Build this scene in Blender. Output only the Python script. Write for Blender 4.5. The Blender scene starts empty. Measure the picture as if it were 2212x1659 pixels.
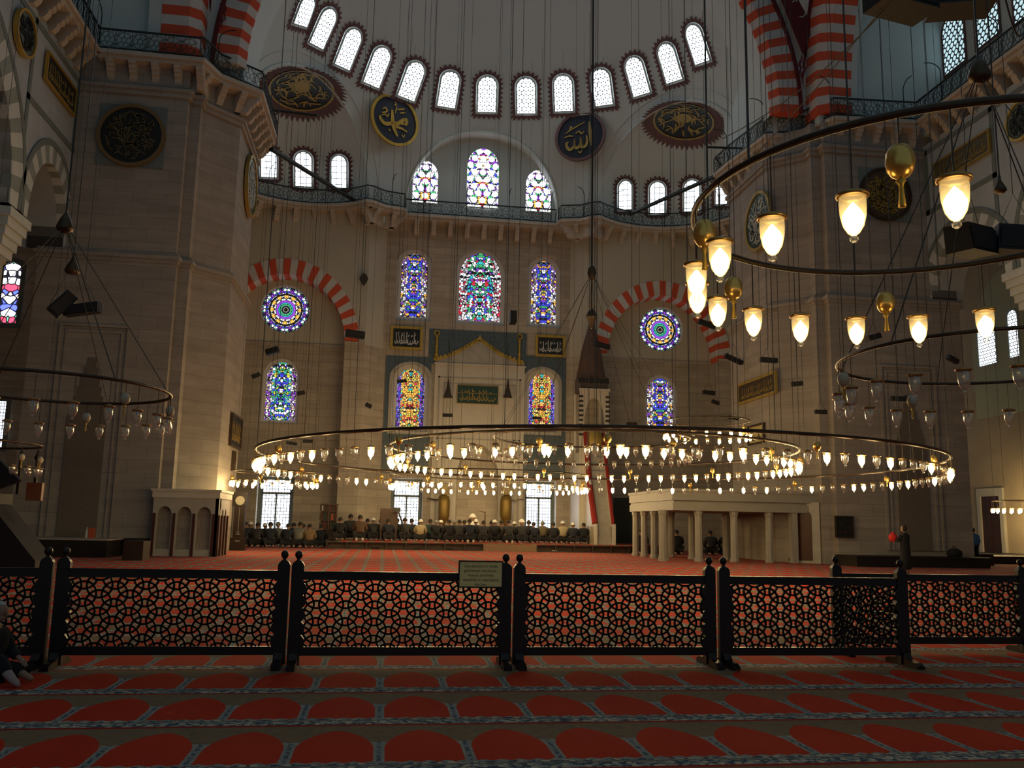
import bpy, bmesh, math, random
from mathutils import Vector, Matrix
random.seed(11)
S = bpy.context.scene
COL = S.collection
# ------------------------------------------------------------------ camera
FPX, IW, IH = 1900.0, 2212.0, 1659.0
FWD = Vector((0.138934, 0.977757, 0.157127)); RGT = Vector((0.989434, -0.143695, 0.019306)); UPV = Vector((-0.041455, -0.152785, 0.987390))
EYE = Vector((0, 0, 1.4))
cam = bpy.data.cameras.new('camera'); cam.sensor_width = 36; cam.sensor_fit = 'HORIZONTAL'
cam.lens = FPX / IW * 36; cam.clip_end = 300
camo = bpy.data.objects.new('camera', cam); COL.objects.link(camo)
camo.matrix_world = Matrix(((RGT.x, UPV.x, -FWD.x, EYE.x), (RGT.y, UPV.y, -FWD.y, EYE.y), (RGT.z, UPV.z, -FWD.z, EYE.z), (0, 0, 0, 1)))
S.camera = camo
# ------------------------------------------------------------------ light levels
WORLD = 0.15      # daylight that reaches the floor of the hall from the domes overhead
E_WHITE = 9.0      # clear glass windows
E_STAIN = 1.15     # stained glass
E_BULB = 190.0      # lit lamps
E_NEAR = 9.0       # the weaker lamps of the nearest hoop
w = bpy.data.worlds.new('daylight'); S.world = w; w.use_nodes = True
w.node_tree.nodes['Background'].inputs[0].default_value = (0.66, 0.94, 1.12, 1)
w.node_tree.nodes['Background'].inputs[1].default_value = WORLD
S.view_settings.view_transform = 'Standard'; S.view_settings.look = 'None'
S.view_settings.gamma = 1; S.view_settings.exposure = 0.0
try: S.view_settings.use_curve_mapping = False
except Exception: pass
cy = S.cycles
cy.max_bounces = 5; cy.diffuse_bounces = 3; cy.glossy_bounces = 2; cy.transmission_bounces = 3; cy.transparent_max_bounces = 10
cy.sample_clamp_indirect = 2.0; cy.caustics_reflective = False; cy.caustics_refractive = False
cy.use_denoising = True
XC = 5.2                                   # axis of the hall
def mir(x): return 2 * XC - x
# ------------------------------------------------------------------ rays of the survey: photo point -> point of a known plane
def ray(x, y): return (FWD * FPX + RGT * (x - IW / 2) - UPV * (y - IH / 2)).normalized()
def PY(x, y, Y): d = ray(x, y); return EYE + d * (Y / d.y)
def PX(x, y, X): d = ray(x, y); return EYE + d * (X / d.x)
def PZ(x, y, Z=0.0): d = ray(x, y); return EYE + d * ((Z - EYE.z) / d.z)
def PS(x, y, c, r):
    d = ray(x, y); o = EYE - Vector(c); b = o.dot(d); k = b * b - o.dot(o) + r * r
    return EYE + d * (-b + math.sqrt(max(k, 0)))
def proj(p):
    d = Vector(p) - EYE; z = d.dot(FWD); return (IW / 2 + FPX * d.dot(RGT) / z, IH / 2 - FPX * d.dot(UPV) / z)
# ------------------------------------------------------------------ mesh builder
class MB:
    def __init__(s, M=None): s.v = []; s.f = []; s.m = []; s.M = M
    def add(s, vs, fs, mi=0):
        o = len(s.v)
        s.v += [tuple(s.M @ Vector(p)) if s.M else tuple(p) for p in vs]
        s.f += [tuple(i + o for i in f) for f in fs]; s.m += [mi] * len(fs)
    def box(s, x0, x1, y0, y1, z0, z1, mi=0):
        s.add([(x0, y0, z0), (x1, y0, z0), (x1, y1, z0), (x0, y1, z0), (x0, y0, z1), (x1, y0, z1), (x1, y1, z1), (x0, y1, z1)],
              [(0, 3, 2, 1), (4, 5, 6, 7), (0, 1, 5, 4), (1, 2, 6, 5), (2, 3, 7, 6), (3, 0, 4, 7)], mi)
    def prism(s, poly, z0, z1, mi=0):
        n = len(poly); s.add([(x, y, z0) for x, y in poly] + [(x, y, z1) for x, y in poly],
              [tuple(range(n))[::-1], tuple(range(n, 2 * n))] + [(i, (i + 1) % n, n + (i + 1) % n, n + i) for i in range(n)], mi)
    def ringp(s, out, inn, z0, z1, mi=0):
        n = len(out); vs = [(x, y, z0) for x, y in out] + [(x, y, z0) for x, y in inn] + [(x, y, z1) for x, y in out] + [(x, y, z1) for x, y in inn]
        fs = []
        for i in range(n):
            j = (i + 1) % n
            fs += [(i, n + i, n + j, j), (2 * n + i, 2 * n + j, 3 * n + j, 3 * n + i), (i, j, 2 * n + j, 2 * n + i), (n + i, 3 * n + i, 3 * n + j, n + j)]
        s.add(vs, fs, mi)
    def tube(s, pts, r, n=6, closed=False, mi=0, caps=True):
        pts = [Vector(p) for p in pts]; N = len(pts); rs = r if isinstance(r, (list, tuple)) else [r] * N
        vs = []
        prev = None
        for i, p in enumerate(pts):
            a = pts[(i - 1) % N] if (closed or i > 0) else p; b = pts[(i + 1) % N] if (closed or i < N - 1) else p
            t = (b - a).normalized() if (b - a).length > 1e-9 else Vector((0, 0, 1))
            if prev is None:
                up = Vector((0, 0, 1)) if abs(t.z) < 0.9 else Vector((1, 0, 0)); e = t.cross(up).normalized()
            else:
                e = (prev - t * prev.dot(t)); e = e.normalized() if e.length > 1e-6 else t.orthogonal().normalized()
            prev = e; g = t.cross(e)
            for k in range(n):
                th = 2 * math.pi * (k + .5) / n; vs.append(p + (e * math.cos(th) + g * math.sin(th)) * rs[i])
        fs = []
        for i in range(N if closed else N - 1):
            j = (i + 1) % N
            for k in range(n): fs.append((i * n + k, i * n + (k + 1) % n, j * n + (k + 1) % n, j * n + k))
        if caps and not closed: fs += [tuple(range(n))[::-1], tuple((N - 1) * n + k for k in range(n))]
        s.add(vs, fs, mi)
    def lathe(s, prof, n=16, c=(0, 0, 0), mi=0, sx=1, sy=1):
        vs = []; fs = []; m = len(prof)
        for r, z in prof:
            for k in range(n): th = 2 * math.pi * k / n; vs.append((c[0] + sx * r * math.cos(th), c[1] + sy * r * math.sin(th), c[2] + z))
        for i in range(m - 1):
            for k in range(n): fs.append((i * n + k, i * n + (k + 1) % n, (i + 1) * n + (k + 1) % n, (i + 1) * n + k))
        if prof[0][0] > 1e-4: fs.append(tuple(range(n))[::-1])
        if prof[-1][0] > 1e-4: fs.append(tuple((m - 1) * n + k for k in range(n)))
        s.add(vs, fs, mi)
    def stroke(s, pts, w, z0=0.0, z1=0.01, mi=0):      # a pen stroke of changing width in the local XY plane
        N = len(pts); ws = w if isinstance(w, (list, tuple)) else [w] * N; L = []; R = []
        for i, (x, y) in enumerate(pts):
            a = pts[max(i - 1, 0)]; b = pts[min(i + 1, N - 1)]; dx, dy = b[0] - a[0], b[1] - a[1]; l = math.hypot(dx, dy) or 1
            L.append((x - dy / l * ws[i] / 2, y + dx / l * ws[i] / 2)); R.append((x + dy / l * ws[i] / 2, y - dx / l * ws[i] / 2))
        vs = [(x, y, z0) for x, y in L + R] + [(x, y, z1) for x, y in L + R]; fs = []; M2 = 2 * N
        for i in range(N - 1):
            fs += [(M2 + i, M2 + N + i, M2 + N + i + 1, M2 + i + 1), (i, i + 1, M2 + i + 1, M2 + i), (N + i, M2 + N + i, M2 + N + i + 1, N + i + 1)]
        s.add(vs, fs, mi)
    def build(s, name, mats, parent=None, smooth=False):
        me = bpy.data.meshes.new(name); me.from_pydata(s.v, [], s.f)
        for m in (mats if isinstance(mats, (list, tuple)) else [mats]): me.materials.append(m)
        me.polygons.foreach_set('material_index', s.m)
        if smooth: me.polygons.foreach_set('use_smooth', [True] * len(s.f))
        me.update(); o = bpy.data.objects.new(name, me); COL.objects.link(o)
        if parent: o.parent = parent
        return o
def tag(o, label=None, cat=None, group=None, kind=None):
    if label: o['label'] = label
    if cat: o['category'] = cat
    if group: o['group'] = group
    if kind: o['kind'] = kind
    return o
def empty(name, loc=(0, 0, 0), label=None, cat=None, group=None, rz=0.0, kind=None):
    o = bpy.data.objects.new(name, None); COL.objects.link(o); o.location = loc; o.rotation_euler = (0, 0, rz); o.empty_display_size = .1
    return tag(o, label, cat, group, kind)
def struct(o, label, cat='wall'): return tag(o, label, cat, None, 'structure')
def copy_tree(o, parent=None):
    c = o.copy(); COL.objects.link(c); c.parent = parent
    for k in ('label', 'group'):
        if k in c and parent is None: del c[k]
    for ch in list(o.children): copy_tree(ch, c)
    return c
def smoothpts(pts, k=6):                              # Catmull-Rom through 2D points
    out = []; n = len(pts)
    for i in range(n - 1):
        p0, p1, p2, p3 = pts[max(i - 1, 0)], pts[i], pts[i + 1], pts[min(i + 2, n - 1)]
        for j in range(k):
            t = j / k; out.append(tuple(.5 * (2 * p1[a] + (p2[a] - p0[a]) * t + (2 * p0[a] - 5 * p1[a] + 4 * p2[a] - p3[a]) * t * t + (3 * p1[a] - p0[a] - 3 * p2[a] + p3[a]) * t ** 3) for a in range(len(p1))))
    out.append(tuple(pts[-1])); return out
def circ2(r, n=24, sx=1, sy=1): return [(r * sx * math.cos(2 * math.pi * i / n), r * sy * math.sin(2 * math.pi * i / n)) for i in range(n)]
def frame(origin, normal, up=(0, 0, 1)):              # local x to the right, y up, z towards the viewer
    z = Vector(normal).normalized(); y = (Vector(up) - z * Vector(up).dot(z)).normalized(); x = y.cross(z)
    o = Vector(origin); return Matrix(((x.x, y.x, z.x, o.x), (x.y, y.y, z.y, o.y), (x.z, y.z, z.z, o.z), (0, 0, 0, 1)))
# ------------------------------------------------------------------ materials
class X:                                              # node arithmetic
    T = None
    def __init__(s, k): s.k = k
    @staticmethod
    def op(o, *a):
        n = X.T.nodes.new('ShaderNodeMath'); n.operation = o
        for i, v in enumerate(a):
            if isinstance(v, X): X.T.links.new(v.k, n.inputs[i])
            else: n.inputs[i].default_value = v
        return X(n.outputs[0])
    def __add__(s, o): return X.op('ADD', s, o)
    def __radd__(s, o): return X.op('ADD', s, o)
    def __sub__(s, o): return X.op('SUBTRACT', s, o)
    def __rsub__(s, o): return X.op('SUBTRACT', o, s)
    def __mul__(s, o): return X.op('MULTIPLY', s, o)
    def __rmul__(s, o): return X.op('MULTIPLY', s, o)
    def __truediv__(s, o): return X.op('DIVIDE', s, o)
    def fract(s): return X.op('FRACT', s)
    def abs(s): return X.op('ABSOLUTE', s)
    def lt(s, o): return X.op('LESS_THAN', s, o)
    def gt(s, o): return X.op('GREATER_THAN', s, o)
    def pow(s, o): return X.op('POWER', s, o)
    def sqrt(s): return X.op('SQRT', s)
    def min(s, o): return X.op('MINIMUM', s, o)
    def max(s, o): return X.op('MAXIMUM', s, o)
def newmat(name):
    m = bpy.data.materials.new(name); m.use_nodes = True; X.T = m.node_tree; return m, m.node_tree, m.node_tree.nodes['Principled BSDF']
def nd(t, **k):
    n = X.T.nodes.new(t)
    for a, b in k.items(): setattr(n, a, b)
    return n
def ln(a, b): X.T.links.new(a.k if isinstance(a, X) else a, b)
def mixc(f, a, b):
    n = nd('ShaderNodeMix', data_type='RGBA')
    if isinstance(f, (int, float)): n.inputs[0].default_value = f
    else: ln(f, n.inputs[0])
    for i, c in ((6, a), (7, b)):
        if isinstance(c, tuple): n.inputs[i].default_value = (*c, 1)
        else: ln(c, n.inputs[i])
    return n.outputs[2]
def noise(scale, detail=3, vec=None, rough=.55):
    n = nd('ShaderNodeTexNoise'); n.inputs['Scale'].default_value = scale; n.inputs['Detail'].default_value = detail; n.inputs['Roughness'].default_value = rough
    if vec is not None: ln(vec, n.inputs['Vector'])
    return n.outputs[0]
def gpos(): return nd('ShaderNodeNewGeometry').outputs['Position']
def opos(): return nd('ShaderNodeTexCoord').outputs['Object']
def sep(v):
    n = nd('ShaderNodeSeparateXYZ'); ln(v, n.inputs[0]); return X(n.outputs[0]), X(n.outputs[1]), X(n.outputs[2])
def comb(a, b, c=0.0):
    n = nd('ShaderNodeCombineXYZ')
    for i, v in enumerate((a, b, c)):
        if isinstance(v, X): ln(v, n.inputs[i])
        else: n.inputs[i].default_value = v
    return n.outputs[0]
def bump(b, h, s, dist=.02):
    n = nd('ShaderNodeBump'); n.inputs['Strength'].default_value = s; n.inputs['Distance'].default_value = dist; ln(h, n.inputs['Height']); ln(n.outputs[0], b.inputs['Normal'])
def plain(name, c, rough=.6, metal=0.0, vary=.18, scale=6.0, spec=.4, coat=0.0):
    m, t, b = newmat(name); n = noise(scale, 4, opos())
    ln(mixc(n, tuple(x * (1 - vary) for x in c), tuple(min(1, x * (1 + vary)) for x in c)), b.inputs['Base Color'])
    b.inputs['Roughness'].default_value = rough; b.inputs['Metallic'].default_value = metal; b.inputs['Specular IOR Level'].default_value = spec
    if coat: b.inputs['Coat Weight'].default_value = coat; b.inputs['Coat Roughness'].default_value = .15
    return m
def ashlar(name, c1, c2, mortar, bw=1.15, bh=.46, vary=.25):
    m, t, b = newmat(name); x, y, z = sep(gpos())
    br = nd('ShaderNodeTexBrick'); ln(comb(x + y * .93, z), br.inputs['Vector']); br.inputs['Scale'].default_value = 1
    br.inputs['Brick Width'].default_value = bw; br.inputs['Row Height'].default_value = bh; br.inputs['Mortar Size'].default_value = .012; br.inputs['Mortar Smooth'].default_value = .3
    br.inputs['Color1'].default_value = (*c1, 1); br.inputs['Color2'].default_value = (*c2, 1); br.inputs['Mortar'].default_value = (*mortar, 1)
    st = nd('ShaderNodeTexNoise'); ln(comb((x + y) * .5, z * 3.2), st.inputs['Vector']); st.inputs['Scale'].default_value = .9; st.inputs['Detail'].default_value = 5
    dk = mixc(X(st.outputs[0]) * 1.5 - .3, tuple(1 - vary for _ in range(3)), (1.08, 1.06, 1.03))
    mm = nd('ShaderNodeMix', data_type='RGBA', blend_type='MULTIPLY'); mm.inputs[0].default_value = 1; ln(br.outputs[0], mm.inputs[6]); ln(dk, mm.inputs[7])
    ln(mm.outputs[2], b.inputs['Base Color']); b.inputs['Roughness'].default_value = .72; b.inputs['Specular IOR Level'].default_value = .3
    bump(b, br.outputs['Fac'], -.25, .01); return m
def plaster(name, c, vary=.1):
    m, t, b = newmat(name); n = noise(.35, 6, gpos(), .65); n2 = noise(2.5, 4, gpos())
    a = mixc(X(n) * 1.6 - .3, tuple(x * (1 - vary) for x in c), c); ln(mixc(X(n2) * .35, a, tuple(x * .86 for x in c)), b.inputs['Base Color'])
    b.inputs['Roughness'].default_value = .85; b.inputs['Specular IOR Level'].default_value = .2; return m
def emit_mat(name, col_socket, strength, dark=(.02, .02, .025)):
    t = X.T; b = t.nodes['Principled BSDF']; b.inputs['Base Color'].default_value = (*dark, 1); b.inputs['Roughness'].default_value = .3
    ln(col_socket, b.inputs['Emission Color']); b.inputs['Emission Strength'].default_value = strength
def hexgrid(x, y, s):                                 # distance to the nearest centre of a staggered grid
    h = s * 1.732
    def g(ox, oy):
        a = ((x / s + ox).fract() - .5) * s; c = ((y / h + oy).fract() - .5) * h; return (a * a + c * c).sqrt()
    return g(0.0, 0.0).min(g(.5, .5))
def pane_round(name, s, r, col, strength):            # small round lights in a plaster lattice
    m, t, b = newmat(name); x, y, z = sep(opos()); d = hexgrid(x, y, s)
    ln(mixc(d.lt(r), (.004, .005, .007), col), b.inputs['Emission Color']); b.inputs['Emission Strength'].default_value = strength
    b.inputs['Base Color'].default_value = (.12, .12, .13, 1); return m
def pane_grid(name, sx, sy, lw, col, strength):
    m, t, b = newmat(name); x, y, z = sep(opos())
    g = ((x / sx + .5).fract() - .5).abs().lt(.5 - lw / sx) * ((y / sy + .5).fract() - .5).abs().lt(.5 - lw / sy)
    n = noise(1.3, 2, opos())
    ln(mixc(g, (.01, .012, .018), mixc(X(n) * 1.4 - .2, tuple(c * .72 for c in col), col)), b.inputs['Emission Color']); b.inputs['Emission Strength'].default_value = strength
    b.inputs['Base Color'].default_value = (.05, .05, .06, 1); return m
def stained(name, pal, border, hw, strength, scale=7.5, hb=.18, seed=0.0, rosette=False, blobs=0.0):
    m, t, b = newmat(name); x, y, z = sep(opos()); ax = x.abs()
    if rosette:
        rr = (x * x + y * y).sqrt(); an = X.op('ARCTAN2', y, x); fold = ((an * (6 / math.pi)).fract() - .5).abs() * (math.pi / 6)
        vec = comb(rr * X.op('COSINE', fold) + seed, rr * X.op('SINE', fold)); edge = rr.gt(hw * .72)
    else:
        vec = comb(ax, y + seed); edge = ax.gt(hw - hb)
    def ramp(cols, val):
        r = nd('ShaderNodeValToRGB'); r.color_ramp.interpolation = 'CONSTANT'; e = r.color_ramp.elements
        while len(e) < len(cols): e.new(.5)
        for i, c in enumerate(cols): e[i].position = i / len(cols); e[i].color = (*c, 1)
        ln(val, r.inputs[0]); return r.outputs[0]
    v = nd('ShaderNodeTexVoronoi'); v.inputs['Scale'].default_value = scale; ln(vec, v.inputs['Vector']); v.inputs['Randomness'].default_value = .75
    ve = nd('ShaderNodeTexVoronoi', feature='DISTANCE_TO_EDGE'); ve.inputs['Scale'].default_value = scale; ve.inputs['Randomness'].default_value = .75; ln(vec, ve.inputs['Vector'])
    s1, s2, s3 = sep(v.outputs['Color']); c = mixc(edge, ramp(pal, s1), ramp(border, s2))
    lead = X(ve.outputs['Distance']).gt(.085)
    if blobs:
        d = hexgrid(x + blobs * .5, y, blobs); c = mixc(d.lt(blobs * .36), c, (1.0, 1.0, 1.0)); lead = lead.max(d.lt(blobs * .36))
    if rosette: c = mixc(rr.lt(.13), c, (.9, .8, .1)); lead = lead * ((rr - hw * .72).abs().gt(.05))
    ln(mixc(lead, (.004, .004, .006), c), b.inputs['Emission Color'])
    b.inputs['Emission Strength'].default_value = strength; b.inputs['Base Color'].default_value = (.02, .02, .025, 1); return m
# ------------------------------------------------------------------ the materials of the hall
STONE = ashlar('wall_stone', (.45, .40, .335), (.38, .335, .28), (.27, .235, .19))
PIER = ashlar('pier_stone', (.37, .33, .295), (.32, .285, .255), (.25, .22, .195), 1.3, .5, .3)
PLAST = plaster('dome_plaster', (.53, .60, .60)); PLOW = plaster('bay_plaster', (.50, .475, .40), .2)
PRIM = plaster('reveal_plaster', (.62, .63, .66))
MARB = plain('marble', (.50, .47, .41), .45, vary=.12, scale=1.5); MARB2 = plain('grey_marble', (.36, .34, .30), .45, vary=.25, scale=2.5)
VRED = plain('voussoir_red', (.56, .085, .035), .8, scale=1.2); VWHT = plain('voussoir_white', (.52, .53, .53), .8, scale=1.2)
VGRN = plain('voussoir_grey_green', (.24, .27, .26), .8, scale=1.5); VPAL = plain('voussoir_pale', (.50, .53, .53), .8, scale=1.5)
VBLK = plain('stripe_dark', (.035, .035, .038), .8); PANB = plain('pale_blue_marble', (.36, .40, .44), .6, vary=.22, scale=1.1); BORD = plain('grey_border', (.15, .18, .18), .7)
IRON = plain('gallery_iron', (.022, .03, .03), .55, .3); DRED = plain('painted_dark_red', (.10, .012, .018), .8); BURST = plain('painted_brown_red', (.14, .075, .075), .85)
CORB = plain('corbel_stone', (.46, .41, .35), .8, scale=3); GOLD = plain('gilding', (.52, .33, .06), .42, .55, .2, 9); GOLD2 = plain('dull_gilding', (.36, .25, .06), .5, .3, .3, 9)
NAVY = plain('navy_paint', (.006, .009, .022), .5); BLACKB = plain('black_board', (.010, .012, .012), .5); DGRN = plain('dark_green_tile', (.02, .055, .045), .35)
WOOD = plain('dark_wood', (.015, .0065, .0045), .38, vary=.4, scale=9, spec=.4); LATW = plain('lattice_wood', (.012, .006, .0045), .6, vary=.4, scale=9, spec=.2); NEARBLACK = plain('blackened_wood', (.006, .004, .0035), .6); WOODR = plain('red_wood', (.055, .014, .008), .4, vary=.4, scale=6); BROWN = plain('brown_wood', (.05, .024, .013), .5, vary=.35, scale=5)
BLACK = plain('speaker_black', (.008, .008, .009), .5); STEEL = plain('cable', (.05, .048, .045), .5, .4); BRASS = plain('brass', (.45, .27, .09), .32, .85, .2, 8); BRONZE = plain('dark_bronze', (.075, .05, .03), .4, .6, .3, 8)
REDCL = plain('red_cloth', (.22, .015, .01), .9); WHITEP = plain('white_ink', (.55, .57, .58), .6)
m, t, b = newmat('tile_blue'); x, y, z = sep(gpos()); d = hexgrid(x, z, .34)
ln(mixc(d.lt(.12), mixc(X(noise(7, 2, gpos())), (.03, .055, .085), (.09, .13, .16)), (.075, .10, .11)), b.inputs['Base Color']); b.inputs['Roughness'].default_value = .4; TILE = m
# carpet of prayer niches, one row every 1.19 m
m, t, b = newmat('prayer_carpet'); x, y, z = sep(gpos()); CA, CB = .5495, 1.1878
du = (((x - .035) / CA).fract() - .5).abs(); v = ((y - 5.276) / CB).fract()
tt = ((v - .48) / .40).max(0.0).min(1.0); hw = (1.0 - tt.pow(1.8)).max(0.0).pow(.66) * .438
scal = (((x / CA * 5.0).fract() - .5).abs() * .06)
niche = du.lt(hw) * v.gt(scal + .195)
fl = X(noise(15, 3, comb(x, y * 1.3))); vor = nd('ShaderNodeTexVoronoi'); vor.inputs['Scale'].default_value = 17; ln(comb(x, y), vor.inputs['Vector'])
flo = mixc(X(vor.outputs['Distance']).gt(.40), (.46, .42, .33), mixc(fl.gt(.50), (.035, .07, .11), (.24, .27, .25)))
spand = mixc(fl.gt(.55), (.20, .135, .08), (.15, .12, .085)); sidec = mixc(du.gt(.474), mixc(fl.gt(.47), (.30, .30, .26), (.22, .235, .22)), mixc(fl.gt(.5), (.055, .095, .125), (.20, .235, .24)))
wear = X(noise(1.1, 4, comb(x, y * .4)))
redc = mixc(wear * 1.3 - .15, (.40, .018, .006), (.52, .034, .011))
c = mixc(v.gt(.62), sidec, spand); c = mixc(v.lt(.195), c, flo); c = mixc(v.lt(.16) * v.gt(.135), c, (.16, .15, .14)); c = mixc(niche, c, redc); c = mixc(v.lt(.04), c, (.28, .012, .008))
ln(c, b.inputs['Base Color']); b.inputs['Roughness'].default_value = .95; b.inputs['Specular IOR Level'].default_value = .12; b.inputs['Sheen Weight'].default_value = .0
bump(b, X(noise(160, 2, gpos())) * .5 + niche * .4, .35, .01); CARPET = m
# glass lit by the day outside
DAY = (.86, .95, 1.0)
P_DOME = pane_round('honeycomb_glass', .27, .118, DAY, E_WHITE); P_TYMP = pane_round('honeycomb_glass_dim', .27, .105, (.5, .72, .78), 1.1)
P_BOTTLE = pane_grid('leaded_glass', .31, .34, .018, DAY, E_WHITE * .45); P_LOW = pane_grid('grilled_glass', .17, .18, .02, (.86, .95, 1.0), E_WHITE * .8)
BL, WH, GO, GR, TE, RE, PU, YE = (.05, .07, .75), (.95, .97, 1.0), (1.0, .50, .08), (.06, .42, .16), (.04, .50, .52), (.65, .03, .06), (.28, .06, .62), (.75, .75, .08)
P_WHC = stained('stained_white_round', [WH, GO, RE, WH, GR, PU, WH], [BL, WH, PU, GR, WH], .5, 1.8, 6.5, .16, blobs=.52)
P_BLUE = stained('stained_blue', [BL, BL, WH, PU, GR, BL, GO, BL], [WH, GO, (.1, .1, .12), WH, PU, (.3, .3, .34)], .72, E_STAIN, 7.8, .26, 1.3)
P_MULTI = stained('stained_green_centre', [GR, PU, WH, TE, GR, BL, WH, RE], [WH, RE, WH, (.4, .35, .4)], 1.15, E_STAIN * 1.05, 6.6, .36, 3.1)
P_GOLD = stained('stained_gold', [GO, YE, GO, TE, GO, RE, (1., .7, .25), GO], [PU, BL, (.3, .28, .6), PU], .8, E_STAIN, 8.2, .24, .4)
P_AQUA = stained('stained_aqua', [WH, TE, BL, WH, BL, TE, GR, YE], [(.7, .55, .4), WH, PU, (.25, .2, .2)], .85, E_STAIN, 7.4, .28, 2.2)
P_ROSE = stained('stained_rosette', [WH, GR, WH, PU, WH, GO, WH, TE], [PU, GR, BL, WH, (.25, .2, .4), PU], 1.3, E_STAIN * 1.2, 6.8, .2, .0, True)
# ------------------------------------------------------------------ structure helpers
def triwall(mb, M, outer, holes, depth, mi=0, back=False):
    bm = bmesh.new(); es = []
    for lp in [outer] + holes:
        vs = [bm.verts.new((x, y, 0)) for x, y in lp]; es += [bm.edges.new((vs[i], vs[(i + 1) % len(vs)])) for i in range(len(vs))]
    bmesh.ops.triangle_fill(bm, use_beauty=True, use_dissolve=False, edges=es, normal=(0, 0, 1)); bm.verts.index_update()
    old = mb.M; mb.M = M
    mb.add([tuple(v.co) for v in bm.verts], [tuple(v.index for v in f.verts) if f.normal.z >= 0 else tuple(v.index for v in f.verts)[::-1] for f in bm.faces], mi); bm.free()
    for lp in holes + ([outer] if back else []):
        n = len(lp); mb.add([(x, y, 0) for x, y in lp] + [(x, y, -depth) for x, y in lp], [(i, (i + 1) % n, n + (i + 1) % n, n + i) for i in range(n)], mi)
    mb.M = old
def arch(w, h, zs, n=9, pointed=0.0):                  # loop of an arched opening, centred at x = 0, from y = 0 to h, springing at zs
    hw = w / 2; out = [(-hw, 0), (hw, 0)]
    for i in range(2 * n + 1):
        t = math.pi * i / (2 * n); c, s = math.cos(t), math.sin(t)
        k = abs(c) ** (1 + pointed); out.append((math.copysign(hw * min(1, abs(c) ** (1 - pointed * .25)), c) if abs(c) > 1e-6 else 0.0, zs + (h - zs) * (s ** (1) * (1 - pointed * .18) + pointed * .18 * (1 - abs(c)))))
    return out
def shift(lp, dx, dy): return [(x + dx, y + dy) for x, y in lp]
def grow(lp, b):
    xs = [p[0] for p in lp]; ys = [p[1] for p in lp]; cx, cy_ = (min(xs) + max(xs)) / 2, (min(ys) + max(ys)) / 2; kx = 1 + 2 * b / (max(xs) - min(xs)); ky = 1 + 2 * b / (max(ys) - min(ys))
    return [(cx + (x - cx) * kx, cy_ + (y - cy_) * ky) for x, y in lp]
WN = [0]
def window(lp, M, pane, label, border=.16, rim=PRIM, proud=.06, burst=False, mull=None, group=None):
    WN[0] += 1; mb = MB(); mb.ringp(grow(lp, border), lp, -.02, proud)
    o = mb.build('window_%d' % WN[0], rim); o.matrix_world = M; struct(o, label, 'window')
    if group: o['group'] = group
    q = MB(); q.prism(grow(lp, .01), -.02, .012); q.build('pane', pane, o)
    if burst:
        g = grow(lp, border + .06); k = MB(); g2 = []
        pts = []
        for i in range(len(g)):
            a, c = g[i], g[(i + 1) % len(g)]; L = math.hypot(c[0] - a[0], c[1] - a[1]); s = max(1, round(L / .11))
            pts += [(a[0] + (c[0] - a[0]) * j / s, a[1] + (c[1] - a[1]) * j / s) for j in range(s)]
        if len(pts) % 2: pts.append(pts[-1])
        big = grow(pts, .30); med = grow(pts, .12)
        k.ringp([big[i] if i % 2 else med[i] for i in range(len(pts))], pts, 0, .012); k.build('painted_sunburst', BURST, o)
    if mull:
        k = MB()
        for (a, c, d, e) in mull: k.box(a, c, d, e, -.02, .07)
        k.build('mullion', rim if rim is not PRIM else PLOW, o)
    return o
def offset(path, d, closed=True):
    n = len(path); out = []
    for i in range(n):
        a = Vector(path[(i - 1) % n]) if (closed or i > 0) else None; p = Vector(path[i]); c = Vector(path[(i + 1) % n]) if (closed or i < n - 1) else None
        ns = []
        for u, v_ in ((a, p), (p, c)):
            if u is None or v_ is None: continue
            e = (v_ - u).normalized(); ns.append(Vector((-e.y, e.x)))
        nn = sum(ns, Vector((0, 0))); k = nn.normalized(); cs = max(.45, k.dot(ns[0])); q = p + k * d / cs; out.append((q.x, q.y))
    return out
# ------------------------------------------------------------------ floor
mb = MB(); mb.add([(-60, -8, 0), (70, -8, 0), (70, 75, 0), (-60, 75, 0)], [(0, 1, 2, 3)]); struct(mb.build('floor', CARPET), 'red prayer carpet woven in rows of niches', 'floor')
# ------------------------------------------------------------------ qibla wall: middle bay and two arched side bays
YC, YB, YR = 51.7, 50.7, 51.9
def wpx(x0, y0, x1, y1, Y):                             # size of an opening seen in the photo on the wall plane Y
    xm, ym = (x0 + x1) / 2, (y0 + y1) / 2
    a, c, d, e = PY(x0, ym, Y).x, PY(x1, ym, Y).x, PY(xm, y1, Y).z, PY(xm, y0, Y).z
    return (a + c) / 2, c - a, d, e - d
FC = frame((XC, YC, 0), (0, -1, 0))
MID = [('stained', 866, 549, 922, 686, P_BLUE, 'left stained window of the upper three over the mihrab, blue centre', .0),
       ('stained', 992, 548, 1081, 694, P_MULTI, 'tall stained window with green panels, middle of three over the mihrab', .8),
       ('stained', 1147, 565, 1200, 700, P_BLUE, 'right stained window of the upper three over the mihrab, deep blue centre', .8),
       ('stained', 856, 797, 916, 922, P_GOLD, 'stained window with golden centre left of the mihrab hood', .6),
       ('stained', 1142, 808, 1197, 924, P_GOLD, 'stained window with golden centre right of the mihrab hood', .6),
       ('low', 850, 1040, 906, 1140, P_LOW, 'bright grilled lower window left of the mihrab, behind a lectern', 0),
       ('low', 1137, 1046, 1193, 1140, P_LOW, 'bright grilled lower window right of the mihrab candlestick', 0)]
holes = []; later = []
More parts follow.
